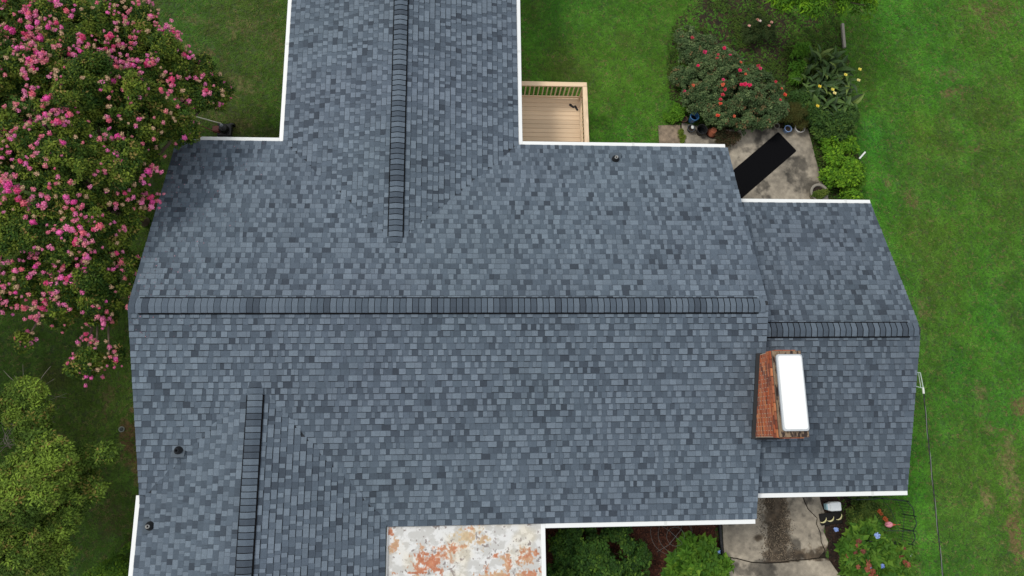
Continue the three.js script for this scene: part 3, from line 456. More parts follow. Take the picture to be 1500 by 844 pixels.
// ---------------------------------------------------------------- things by the drive
{
  const pts = []; for (let k = 0; k <= 60; k++) { const z = 4.9 + k * 0.055; pts.push(V3(7.43 + Math.sin(z * 1.3) * 0.008, 0.075, z)); }
  const g = tube(pts, 0.055, 0.055, 10, 300), P = g.attributes.position;
  for (let i = 0; i <= 300; i++) { const r = i % 4 < 2 ? 1 : 0.9; for (let j = 0; j <= 10; j++) { const k = i * 11 + j, cx = 7.43; P.setX(k, cx + (P.getX(k) - cx) * r); P.setY(k, 0.075 + (P.getY(k) - 0.075) * r); } } g.computeVertexNormals();
  single('drain_pipe', g, mat(hex('#15171b'), 0.55), 'black drain pipe lying between mulch bed and concrete drive', 'pipe');
  const j = thing('plastic_jug', 'white plastic container lying on its side beneath the gutter', 'jug', [10.78, 0.05, 5.1], 0.02), wh = mat(hex('#eef2f2'), 0.4);
  part('body', rbox(0.36, 0.2, 0.26, 0.05, 0.05, 0.1, 0), wh, j); part('shoulder', rbox(0.08, 0.17, 0.2, 0.03, -0.15, 0.1, 0), wh, j); part('cap', rbox(0.05, 0.15, 0.17, 0.015, -0.2, 0.1, 0), mat(hex('#9dc3cc'), 0.45), j);
  const tray = thing('planting_tray', 'dark shallow tray holding three pale crescents beside drive', 'tray', [10.72, 0.03, 5.44], 0.1);
  part('base', rbox(0.62, 0.03, 0.3, 0.008, 0, 0.015, 0), mat(hex('#191714'), 0.9), tray);
  for (const s of [-1, 1]) { part('rim', rbox(0.62, 0.05, 0.02, 0.004, 0, 0.045, s * 0.15), mat(hex('#191714'), 0.9), tray); part('rim', rbox(0.02, 0.05, 0.28, 0.004, s * 0.31, 0.045, 0), mat(hex('#191714'), 0.9), tray); }
  for (const [x, z, a] of [[10.5, 5.5, 0.55], [10.72, 5.47, 0.5], [10.98, 5.42, 0.7]]) {
    const p = []; for (let k = 0; k <= 12; k++) { const q = k / 12 * 2.2 - 1.1; p.push(V3(Math.sin(q) * 0.13, 0.06, Math.cos(q) * 0.13 - 0.1)); }
    const g0 = tube(p, 0.02, 0.02, 6, 24), P0 = g0.attributes.position, c = new THREE.CatmullRomCurve3(p);
    for (let i = 0; i <= 24; i++) { const q = c.getPointAt(i / 24), r = 0.15 + Math.sin(i / 24 * Math.PI) * 1.0; for (let jn = 0; jn <= 6; jn++) { const k = i * 7 + jn; P0.setXYZ(k, q.x + (P0.getX(k) - q.x) * r, q.y + (P0.getY(k) - q.y) * r, q.z + (P0.getZ(k) - q.z) * r); } } g0.computeVertexNormals();
    single('crescent_ornament', g0, mat(hex('#e9e0a8'), 0.6), 'pale yellow crescent lying in the dark tray', 'ornament', [x, 0.05, z], a, 'crescents in the tray');
  }
  // folding wire fence round the flower bed
  const f = thing('wire_fence', 'low dark green wire garden fence around the hydrangea bed', 'fence', [0, 0, 0]), wm = mat(hex('#1f2c28'), 0.5, { metalness: 0.2 });
  const loop = [[11.25, 4.88], [12.0, 4.86], [12.74, 4.95], [12.9, 5.36], [12.82, 5.76], [12.72, 6.12], [11.95, 6.06], [11.45, 6.0]];
  for (let i = 0; i < loop.length; i++) { const [x, z] = loop[i]; part('stake', rod([x, 0, z], [x, 0.72, z], 0.014), wm, f); if (i) { const [a, b] = loop[i - 1], mx = (a + x) / 2, mz = (b + z) / 2; part('wire', tube([[a, 0.6, b], [mx + 0.02, 0.7, mz], [x, 0.6, z]], 0.014), wm, f); part('wire', rod([a, 0.15, b], [x, 0.15, z], 0.007), wm, f); for (let k = 1; k < 5; k++) { const t = k / 5; part('wire', rod([lerp(a, x, t), 0, lerp(b, z, t)], [lerp(a, x, t), 0.6 + Math.sin(t * 3.14) * 0.09, lerp(b, z, t)], 0.005), wm, f); } } }
  part('wire', rod([11.9, 0.6, 5.74], [12.82, 0.6, 5.76], 0.012), wm, f); part('wire', tube([[12.1, 0.5, 4.9], [12.25, 0.62, 5.25], [12.4, 0.6, 5.76]], 0.006), wm, f);
  const pk = thing('garden_ornament', 'pink bird shaped garden ornament on an orange stake', 'ornament', [12.25, 0, 5.6]), pm = mat(hex('#dd8d9b'), 0.6), om = mat(hex('#b8593f'), 0.6);
  { const b = new THREE.SphereGeometry(0.1, 14, 10); b.scale(1.15, 0.75, 0.85); part('body', b, pm, pk, [0.0, 0.4, 0]); part('neck', tube([[-0.08, 0.42, 0], [-0.13, 0.5, -0.03], [-0.1, 0.58, -0.06], [-0.05, 0.57, -0.08]], 0.022, 0.016), pm, pk); part('tail', new THREE.ConeGeometry(0.05, 0.16, 10).rotateZ(-Math.PI / 2), om, pk, [0.16, 0.4, 0.01]); part('stake', rod([0.02, 0, 0], [0.02, 0.36, 0], 0.008), wm, pk); part('cross_bar', rod([0.2, 0.4, 0.01], [0.34, 0.4, 0.01], 0.006), om, pk); }
  const wr = thing('white_pot', 'white curved pot rim among orange blooms inside wire fence', 'pot', [11.92, 0, 5.2]);
  part('body', lathe([[0.001, 0], [0.1, 0], [0.15, 0.24], [0.165, 0.26], [0.15, 0.265], [0.135, 0.24], [0.001, 0.2]], 20), mat(hex('#e3e2dc'), 0.5), wr);
  // tiered wire plant support
  const w = thing('plant_support', 'tiered wire hoop plant support standing in red mulch', 'plant support', [6.0, 0, 5.78]), gm = mat(hex('#6d6f6c'), 0.6);
  for (const [r, y, x, z] of [[0.25, 0.55, 0, 0], [0.48, 0.3, 0.06, -0.02], [0.6, 0.1, 0.02, -0.05]]) { const g = new THREE.TorusGeometry(r, 0.0045, 5, 48); g.rotateX(Math.PI / 2); part('hoop', g, gm, w, [x, y, z]); }
  for (let k = 0; k < 4; k++) { const a = k * 1.571 + 0.7; part('leg', rod([Math.cos(a) * 0.25, 0.55, Math.sin(a) * 0.25], [Math.cos(a) * 0.62, 0, Math.sin(a) * 0.62], 0.006), gm, w); } part('cross_wire', rod([-0.18, 0.55, -0.17], [0.18, 0.55, 0.17], 0.005), gm, w); part('cross_wire', rod([-0.17, 0.55, 0.18], [0.17, 0.55, -0.18], 0.005), gm, w);
}
{ // yard machine by the north west eave
  const t = thing('lawn_mower', 'black yard machine with pale handle bars beside white gutter', 'mower', [-7.25, 0, -6.28], 0), k = mat(hex('#0f1114'), 0.55), g = mat(hex('#6c7278'), 0.4), h = mat(hex('#d9d5c8'), 0.5), r = mat(hex('#6e3a33'), 0.6);
  part('deck', rbox(0.44, 0.16, 0.42, 0.05, 0.05, 0.2, 0), k, t); part('engine', lathe([[0.001, 0.46], [0.1, 0.45], [0.13, 0.4], [0.14, 0.27], [0.001, 0.27]], 18), k, t, [0.06, 0, 0.0]); part('engine_cap', lathe([[0.001, 0.48], [0.05, 0.475], [0.055, 0.45]], 14), g, t, [0.03, 0, -0.05]);
  for (const [x, z] of [[-0.12, -0.23], [-0.12, 0.23], [0.22, -0.23], [0.22, 0.23]]) { const w = new THREE.CylinderGeometry(0.1, 0.1, 0.045, 18); w.rotateX(Math.PI / 2); part('wheel', w, k, t, [x, 0.1, z]); }
  part('handle', tube([[-0.05, 0.26, -0.2], [-0.3, 0.5, -0.18], [-0.7, 0.85, -0.16]], 0.018), h, t); part('handle', tube([[-0.05, 0.26, 0.12], [-0.3, 0.48, 0.1], [-0.55, 0.7, 0.04]], 0.014), r, t); part('handle_bar', rod([-0.7, 0.85, -0.18], [-0.55, 0.7, 0.05], 0.016), h, t); part('bag', rbox(0.22, 0.14, 0.2, 0.04, -0.18, 0.28, 0.0), r, t);
}
{ const t = thing('cleanout_cap', 'small round metal pipe cap on bare reddish soil', 'pipe cap', [-9.42, 0, 2.68]); part('collar', lathe([[0.075, 0], [0.08, 0.05], [0.06, 0.055], [0.055, 0.03]], 18), mat(hex('#8b948c'), 0.6), t); part('cap', lathe([[0.001, 0.07], [0.03, 0.07], [0.052, 0.04], [0.052, 0.02]], 16), mat(hex('#3d4440'), 0.6), t); }
console.log('things');

// ---------------------------------------------------------------- plants
const _m = new THREE.Matrix4(), _q = new THREE.Quaternion(), _q2 = new THREE.Quaternion(), _s = new THREE.Vector3(), Y = V3(0, 1, 0);
function leafPts(L, W, droop, out, o, dir, side, up) { // one folded leaf as four triangles
  const mid = 0.45, p = (t, s, d) => V3(o.x + dir.x * L * t + side.x * W * s + up.x * d, o.y + dir.y * L * t + side.y * W * s + up.y * d, o.z + dir.z * L * t + side.z * W * s + up.z * d);
  const a = p(0, 0, 0), c = p(mid, 0, -0.12 * W), b = p(mid, -0.5, 0.1 * W), d = p(mid, 0.5, 0.1 * W), e = p(1, 0, -droop * L);
  for (const t of [[a, c, b], [a, d, c], [b, c, e], [c, d, e]]) for (const v of t) out.push(v.x, v.y, v.z);
}
function sprig(n, L, W, spread, stem, seed, flat = 0.5) { // leaves round a short stem that points along +y
  const r = rngOf(seed), out = [];
  for (let k = 0; k < n; k++) {
    const a = k * 2.4 + r() * 0.7, el = flat * (0.2 + r() * 0.9) - 0.1, dir = V3(Math.cos(a) * Math.cos(el), Math.sin(el), Math.sin(a) * Math.cos(el)), side = V3(-Math.sin(a), (r() - 0.5) * 0.6, Math.cos(a)).normalize(), up = side.clone().cross(dir).normalize(); if (up.y < 0) up.negate();
    leafPts(L * (0.75 + 0.5 * r()), W * (0.8 + 0.4 * r()), 0.12 + 0.2 * r(), out, V3(dir.x * spread * r(), stem * k / n, dir.z * spread * r()), dir, side, up);
  }
  const g = new THREE.BufferGeometry(); g.setAttribute('position', new THREE.Float32BufferAttribute(out, 3)); g.computeVertexNormals(); const N = g.attributes.normal; for (let i = 0; i < N.count; i++) if (N.getY(i) < 0) { /* both sides are drawn */ } return g;
}
function leafMat(rough = 0.55, tr = 0.25) { return new THREE.MeshPhysicalMaterial({ color: 0xffffff, roughness: rough, transmission: 0, thickness: 0, side: THREE.DoubleSide, specularIntensity: 0.16 }); }
const leafM = leafMat(0.55), grassM = leafMat(0.9), softM = leafMat(0.75);
// lobes: [x, y, z, r, flatten?]; returns an InstancedMesh of sprigs filling the lobes' shells
function foliage(name, parent, base, lobes, geo, m, count, tint, o = {}) {
  const im = new THREE.InstancedMesh(geo, m, count); shade(im); im.name = name; im.userData.kind = 'stuff';
  const wsum = lobes.map((l) => l[3] * l[3]), tot = wsum.reduce((a, b) => a + b, 0); let n = 0, guard = 0; const c = new THREE.Color();
  while (n < count && guard++ < count * 12) {
    let r = rnd() * tot, k = 0; while (k < lobes.length - 1 && r > wsum[k]) r -= wsum[k++];
    const [lx, ly, lz, lr, fl = 0.75] = lobes[k], d = V3(R(-1, 1), R(-1, 1), R(-1, 1)); const dl = d.length(); if (dl > 1 || dl < 0.05) continue; d.divideScalar(dl); if (d.y < -0.2 && rnd() < 0.7) d.y *= -1;
    const bump = 0.8 + 0.5 * (vn3(d.x * 2 + lx * 3, d.y * 2 + ly, d.z * 2 + lz * 3, 5) - 0.3), rr = lr * bump * (1 - (o.depth ?? 0.5) * Math.pow(rnd(), 1.6));
    const p = V3(lx + d.x * rr, ly + d.y * rr * fl, lz + d.z * rr);
    if (p.y < 0.04) continue;
    const hole = vn3(p.x * (o.hf || 2.2), p.z * (o.hf || 2.2), p.y * 1.5, 60); if (hole < (o.hole ?? 0.3)) continue;
    if (o.keep && !o.keep(p)) continue;
    const up = V3(d.x * 0.5 + R(-0.6, 0.6), 0.75 + d.y * 0.3, d.z * 0.5 + R(-0.6, 0.6)).normalize(), sc = R(0.7, 1.25) * (o.scale || 1);
    _q.setFromUnitVectors(Y, up); _q2.setFromAxisAngle(Y, R(0, 6.28)); _q.multiply(_q2); _s.setScalar(sc);
    im.setMatrixAt(n, _m.compose(p.sub(V3(...base)), _q, _s)); const t = tint(rnd, p, d); im.setColorAt(n, c.setRGB(...t)); n++;
  }
  im.count = n; parent.add(im); return im;
}
function tufts(lobes, k, f) { const out = []; for (const l of lobes) { out.push([l[0], l[1], l[2], l[3] * 0.72, l[4]]); for (let i = 0; i < k; i++) { const a = R(0, 6.28), e = Math.acos(R(-0.15, 1)), q = R(0.55, 0.95) * l[3], fl = l[4] ?? 0.75; out.push([l[0] + Math.cos(a) * Math.sin(e) * q, l[1] + Math.cos(e) * q * fl, l[2] + Math.sin(a) * Math.sin(e) * q, l[3] * f * R(0.7, 1.2), 0.8]); } } return out; }
const mixT = (a, b, t, k = 1) => [lerp(a[0], b[0], t) * k, lerp(a[1], b[1], t) * k, lerp(a[2], b[2], t) * k];
function barkOf(h) { return mat(hex(h), 0.95); }
function stems(t, base, lobes, m, r0, forks = 1) { // trunk to the middle, a limb to each lobe
  const cx = lobes.reduce((a, l) => a + l[0], 0) / lobes.length - base[0], cz = lobes.reduce((a, l) => a + l[2], 0) / lobes.length - base[2], top = lobes.reduce((a, l) => a + l[1], 0) / lobes.length * 0.55;
  part('trunk', tube([[0, -0.05, 0], [cx * 0.2, top * 0.5, cz * 0.2], [cx * 0.45, top, cz * 0.45]], r0, r0 * 0.7, 8), m, t);
  for (const l of lobes) { const x = l[0] - base[0], y = l[1], z = l[2] - base[2]; part('limb', tube([[cx * 0.4, top * 0.9, cz * 0.4], [lerp(cx * 0.45, x, 0.5) + R(-.1, .1), lerp(top, y, 0.6), lerp(cz * 0.45, z, 0.5) + R(-.1, .1)], [x, y + l[3] * 0.3, z]], r0 * 0.45, r0 * 0.12, 6), m, t); }
}
// petals: a ruffled head of flowers
function flowerHead(r, n, seed, tall = 1.2, pl = 0.45) {
  const q = rngOf(seed), out = [];
  for (let k = 0; k < n; k++) { const d = V3(q() * 2 - 1, q() * 1.3 - 0.3, q() * 2 - 1).normalize(), p = d.clone().multiplyScalar(r * (0.5 + 0.5 * q())); p.y *= tall; const side = V3(q() - 0.5, q() - 0.5, q() - 0.5).cross(d).normalize(), dir = side.clone().cross(d).addScaledVector(d, 0.5).normalize(); leafPts(r * pl * (1 + q()), r * pl * 1.1, 0.1, out, p.multiplyScalar(0.8), dir, side, d); }
  { const c = new THREE.IcosahedronGeometry(r * 0.82, 0).attributes.position; for (let i = 0; i < c.count; i++) out.push(c.getX(i), c.getY(i) * tall, c.getZ(i)); }
  const g = new THREE.BufferGeometry(); g.setAttribute('position', new THREE.Float32BufferAttribute(out, 3)); g.computeVertexNormals(); return g;
}
function roseHead(r, seed) { // rings of cupped petals
  const q = rngOf(seed), out = [];
  for (const [n, el, f] of [[6, 0.25, 1], [5, 0.7, 0.75], [4, 1.1, 0.5]]) for (let k = 0; k < n; k++) { const a = k / n * 6.283 + q(), dir = V3(Math.cos(a) * Math.cos(el), Math.sin(el), Math.sin(a) * Math.cos(el)), side = V3(-Math.sin(a), 0, Math.cos(a)), up = side.clone().cross(dir).normalize(); leafPts(r * f * 1.1, r * f * 1.1, -0.1, out, V3(0, 0, 0), dir, side, up); }
  const g = new THREE.BufferGeometry(); g.setAttribute('position', new THREE.Float32BufferAttribute(out, 3)); g.computeVertexNormals(); return g;
}
function petalMat(h) { return new THREE.MeshStandardMaterial({ color: hex(h), roughness: 0.75, side: THREE.DoubleSide }); }

{ // crape myrtle
  const base = [-9.4, 0, -3.4], t = thing('crape_myrtle', 'large crape myrtle tree covered in pink blossom beside roof', 'tree', base);
  const lobes = [[-10.76, 4.2, -7.14, 0.99], [-9.31, 4.4, -6.86, 1.14], [-8.5, 3.8, -7.46, 0.85], [-7.72, 3.8, -6.5, 0.93], [-6.84, 3.3, -6.02, 0.7], [-6.38, 3.1, -5.94, 0.4], [-10.3, 4.8, -5.15, 1.11], [-8.77, 5, -4.9, 1.18], [-7.75, 4.5, -4.82, 1.14], [-7.23, 3.8, -4.81, 0.76], [-10.36, 4.6, -3.51, 0.97], [-9.03, 5, -3.19, 1.18], [-8.11, 4.4, -3.28, 0.98], [-7.75, 3.7, -3.9, 0.5], [-10.18, 4.3, -1.94, 0.99], [-8.84, 4.5, -1.88, 1.05], [-8.3, 4, -1.88, 0.7], [-9.82, 3.9, -0.89, 0.93], [-8.8, 3.8, -0.75, 0.85], [-8.3, 3.5, -0.31, 0.52], [-10.85, 3.4, -0.5, 0.61], [-9.57, 3.3, -0.01, 0.5], [-8.74, 3.0, 0.85, 0.5], [-9.1, 2.8, 1.2, 0.38], [-8.5, 2.9, 0.95, 0.36], [-10.59, 2.8, 0.58, 0.24], [-11.9, 4.3, -5.6, 1.1], [-11.7, 4.3, -3.2, 1.1], [-11.6, 4, -1.4, 0.9], [-7.95, 3.8, -2.7, 0.62], [-8.05, 3.6, -1.1, 0.5], [-8.6, 3.2, 0.3, 0.4]];
  stems(t, base, lobes, barkOf('#6f6153'), 0.16);
  const A = [0.042, 0.088, 0.012], B = [0.15, 0.2, 0.024], C = [0.26, 0.18, 0.06], D = [0.016, 0.042, 0.009];
  foliage('leaves', t, base, tufts(lobes, 7, 0.34), sprig(9, 0.072, 0.038, 0.03, 0.13, 3), leafM, 60000, (r, p) => { const n = 0.5 * vn3(p.x * 4, p.z * 4, p.y * 3, 21) + 0.5 * r(), q = r(); return q < 0.06 ? mixT(B, C, r()) : mixT(mixT(D, A, r()), B, sstep(0.38, 0.8, n), R(0.7, 1.2)); }, { hole: 0.37, depth: 0.6, hf: 2.6 });
  const heads = [1, 2, 3, 4, 5, 6].map((s) => flowerHead(0.075, 42, s, 1.25)), pinks = ['#e04fa0', '#ea6fb4', '#dd4a82', '#ec82b2', '#d24676', '#df6f80'].map(petalMat);
  const spot = (k) => { for (let g = 0; g < 40; g++) { let l; do l = lobes[Math.floor(rnd() * lobes.length)]; while (rnd() > l[3] * l[3]); const a = R(0, 6.28), e = Math.acos(R(0.15, 1)), d = V3(Math.cos(a) * Math.sin(e), Math.cos(e), Math.sin(a) * Math.sin(e)), p = V3(l[0] + d.x * l[3] * 1.02, l[1] + d.y * l[3] * 0.8 + 0.04, l[2] + d.z * l[3] * 1.02); const dens = 0.35 + 0.5 * vn(p.x * 1.1, p.z * 1.1, 8) + (p.z < -5 ? 0.2 : 0) + (p.z > 0 ? 0.1 : 0); if (rnd() > dens * 0.9) continue; let inside = false; for (const m of lobes) if (m !== l && Math.hypot(p.x - m[0], (p.y - m[1]) / 0.8, p.z - m[2]) < m[3] * 0.88) { inside = true; break; } if (!inside) return p; } return null; };
  let n = 0; const clump = [];
  while (n < 300) { const p = spot(); if (!p) continue; const k = 1 + (rnd() < 0.45 ? 1 : 0) + (rnd() < 0.15 ? 1 : 0); for (let i = 0; i < k && n < 300; i++, n++) { const o = part('blossom_cluster', heads[n % 6], pinks[Math.floor(rnd() * 6)], t, [p.x - base[0] + (i ? R(-.16, .16) : 0), p.y + (i ? R(-.05, .05) : 0), p.z - base[2] + (i ? R(-.16, .16) : 0)], [R(-.4, .4), R(0, 6), R(-.4, .4)]); o.scale.setScalar(R(0.6, 1.1)); clump.push(p); } }
  const im = new THREE.InstancedMesh(flowerHead(0.05, 18, 9, 1.1, 0.55), petalMat('#ffffff'), 1900); shade(im); im.name = 'small_blossoms'; im.userData.kind = 'stuff'; const c = new THREE.Color();
  for (let i = 0; i < 1900; i++) { const near = rnd() < 0.4 ? clump[Math.floor(rnd() * clump.length)] : null; let p = near ? V3(near.x + R(-.25, .25), near.y + R(-.12, .03), near.z + R(-.25, .25)) : spot() || clump[0]; _q.setFromAxisAngle(Y, R(0, 6)); _s.setScalar(R(0.5, 1.2)); im.setMatrixAt(i, _m.compose(V3(p.x - base[0], p.y, p.z - base[2]), _q, _s)); im.setColorAt(i, rnd() < 0.75 ? c.setRGB(0.66, 0.13 + 0.1 * rnd(), 0.22 + 0.16 * rnd()) : c.setRGB(0.5, 0.33, 0.2)); } t.add(im);
}
{ // small tree with dead twigs
  const base = [-9.9, 0, 4.1], t = thing('small_tree', 'yellowish green small tree with bare grey twigs on one side', 'tree', base);
  const lobes = [[-10.5, 2.8, 2.0, 0.7], [-9.23, 3.4, 3.67, 0.95], [-8.75, 3, 3.6, 0.72], [-9.88, 3.4, 4.41, 1.0], [-9.15, 2.9, 4.75, 0.62], [-10.15, 3, 5.34, 0.95], [-9.6, 2.7, 5.5, 0.65], [-11.1, 3.2, 4.0, 0.95], [-9.3, 2.8, 4.2, 0.8], [-10.0, 2.9, 2.9, 0.62]];
  stems(t, base, lobes, barkOf('#7b7166'), 0.11);
  const A = [0.08, 0.14, 0.02], B = [0.21, 0.31, 0.04], C = [0.24, 0.18, 0.05], D = [0.04, 0.075, 0.014];
  foliage('leaves', t, base, tufts(lobes, 7, 0.36), sprig(8, 0.085, 0.045, 0.03, 0.1, 13), leafM, 16000, (r, p) => { const n = vn3(p.x * 1.8, p.z * 1.8, p.y, 33), q = r(); return q < 0.12 ? mixT(A, C, r()) : mixT(mixT(D, A, r()), B, sstep(0.4, 0.8, n * 0.6 + r() * 0.4) * 0.9, R(0.7, 1.2)); }, { hole: 0.3, depth: 0.5 });
  const tw = barkOf('#8d857b'); for (let k = 0; k < 52; k++) { const a = R(0, 6.28), l = R(0.5, 1.15), x = R(-11.3, -9.9) - base[0], z = R(1.7, 3.1) - base[2], y = R(2.3, 2.9); part('bare_twig', tube([[x, y - 0.3, z], [x + Math.cos(a) * l * 0.45, y + R(0, .15), z + Math.sin(a) * l * 0.45], [x + Math.cos(a + R(-.5, .5)) * l, y + R(0, 0.25), z + Math.sin(a + R(-.5, .5)) * l]], R(0.006, 0.011), 0.003, 4, 8), tw, t); }
}
{ // a tall tree west of the yard: it stands outside the picture and shades the west lawn
  const base = [-16.2, 0, 1.8], t = thing('shade_tree', 'tall broad leafy tree standing west of the small tree', 'tree', base);
  const lobes = [[-16, 7.6, 1.8, 2.2], [-14.6, 6.2, 2.6, 1.7], [-15, 6, 0.2, 1.7], [-17.6, 6.2, 2.6, 1.9], [-17, 6, 0, 1.8], [-15.6, 5.6, 4.4, 1.7], [-15.6, 5.4, -1.6, 1.5], [-17, 5.5, 4.6, 1.6]];
  stems(t, base, lobes, barkOf('#5f554a'), 0.24);
  foliage('leaves', t, base, tufts(lobes, 6, 0.38), sprig(9, 0.16, 0.09, 0.05, 0.2, 19), leafM, 16000, (r) => mixT([0.025, 0.06, 0.012], [0.07, 0.13, 0.02], r()), { hole: 0.28 });
}
{ // tree at the north edge, lime green drooping leaves
  const base = [10.9, 0, -11.2], t = thing('lime_tree', 'bright lime green tree with drooping leaves above flower bed', 'tree', base);
  const lobes = [[9.6, 2.7, -9.65, 0.4], [10.36, 2.9, -9.35, 0.45], [11.04, 2.8, -9.4, 0.45], [12.05, 2.6, -9.45, 0.42], [10.18, 3.4, -10.1, 0.85], [11.54, 3.2, -10.1, 0.8], [9.24, 2.8, -10.3, 0.55], [10.9, 3.6, -11.2, 1.2]];
  stems(t, base, lobes, barkOf('#6d6253'), 0.12);
  const A = [0.06, 0.17, 0.012], B = [0.24, 0.44, 0.02], D = [0.03, 0.085, 0.012];
  foliage('leaves', t, base, lobes, sprig(7, 0.15, 0.04, 0.03, 0.1, 23, 0.1), softM, 4200, (r, p, d) => mixT(mixT(D, A, r()), B, r() * r() * 1.1), { hole: 0.3 });
}
function shrub(name, label, cat, base, lobes, geo, count, tint, o = {}) {
  const t = thing(name, label, cat, base, 0, o.group); foliage('leaves', t, base, o.plain ? lobes : tufts(lobes, 6, 0.38), geo, o.m || leafM, count, tint, { hole: 0.24, ...o });
  const sm = barkOf(o.bark || '#4c4234'); for (let k = 0; k < (o.nstem ?? 6); k++) { const l = lobes[k % lobes.length]; part('stem', tube([[R(-.08, .08), -0.02, R(-.08, .08)], [(l[0] - base[0]) * 0.5 + R(-.1, .1), l[1] * 0.5, (l[2] - base[2]) * 0.5 + R(-.1, .1)], [l[0] - base[0] + R(-.2, .2), l[1] + l[3] * 0.3, l[2] - base[2] + R(-.2, .2)]], 0.014, 0.005, 5, 8), sm, t); }
  return t;
}
{ // rose bush
  const base = [8.7, 0, -7.8], lobes = [[8.6, 0.75, -7.6, 0.95], [7.7, 0.7, -8.0, 0.75], [9.4, 0.7, -7.6, 0.85], [8.2, 0.7, -7.0, 0.65], [9.0, 0.6, -6.8, 0.5], [8.3, 0.7, -8.6, 0.65], [7.5, 0.65, -9.1, 0.5], [7.5, 0.6, -7.4, 0.5], [9.9, 0.6, -7.2, 0.55], [7.95, 0.55, -9.3, 0.35], [9.6, 0.6, -6.75, 0.35], [7.3, 0.5, -9.7, 0.35], [7.1, 0.4, -8.3, 0.35]];
  const A = [0.06, 0.1, 0.04], B = [0.17, 0.23, 0.09], C = [0.22, 0.13, 0.06], D = [0.022, 0.05, 0.016];
  const t = shrub('rose_bush', 'broad rose bush with scattered red and coral blooms', 'shrub', base, lobes, sprig(6, 0.075, 0.05, 0.03, 0.08, 41), 10500, (r, p) => { const q = r(); return q < 0.1 ? mixT(A, C, r()) : mixT(mixT(D, A, r()), B, r() * r()); }, { plain: true, hole: 0.42, hf: 5, nstem: 14, depth: 0.55 });
  const roses = [[7.74, -8.84], [8.29, -8.86], [9.27, -8.5], [9.45, -8.4], [7.39, -8.2], [7.24, -7.61], [7.06, -7.58], [8.09, -7.65], [8.07, -7.49], [8.07, -7.19], [8.61, -7.43], [8.87, -7.44], [8.72, -7.46], [8.61, -7.94], [8.77, -7.81], [9.37, -8.15], [9.79, -7.67], [10.02, -7.51], [10.23, -7.44], [9.99, -7.18], [8.01, -6.94], [7.95, -6.6], [8.45, -8.6], [8.07, -8.62], [8.8, -8.4], [8.47, -6.6], [8.04, -8.5], [7.35, -9.3], [8.12, -7.34], [8.02, -7.08]];
  const heads = [1, 2, 3].map((s) => roseHead(0.072, s)), cols = ['#c23a4b', '#d8285f', '#d9583f', '#b9444f', '#cf3a6d', '#d46a4a'].map(petalMat);
  for (const [i, [x, z]] of roses.entries()) { let y = 0.5; for (const l of lobes) { const q = 1 - ((x - l[0]) ** 2 + (z - l[2]) ** 2) / (l[3] * l[3]); if (q > 0) y = Math.max(y, l[1] + Math.sqrt(q) * l[3] * 0.75); } part('rose', heads[i % 3], cols[i === 11 || i === 12 || i === 4 ? 1 : Math.floor(rnd() * 6)], t, [x - base[0], y + 0.06, z - base[2]], [R(-.3, .3), R(0, 6), R(-.3, .3)]).scale.setScalar(R(0.65, 1.1)); }
}
{ const base = [9.9, 0, -10.2], t = shrub('small_rose', 'low rose plant with pale pink blooms under lime tree', 'shrub', base, [[9.9, 0.35, -10.1, 0.45], [9.5, 0.3, -10.0, 0.35], [10.2, 0.3, -10.1, 0.35]], sprig(6, 0.055, 0.035, 0.03, 0.08, 47), 900, (r) => mixT([0.025, 0.05, 0.015], [0.06, 0.085, 0.025], r()), { hole: 0.3 });
  const hd = roseHead(0.055, 7), cs = ['#e3b4a6', '#dca08f', '#ead9d2'].map(petalMat); for (const [i, [x, z]] of [[9.41, -10.02], [9.71, -10.25], [9.79, -10.21], [10.18, -10.17], [10.08, -10.04]].entries()) part('rose', hd, cs[i % 3], t, [x - base[0], 0.66, z - base[2]]); }
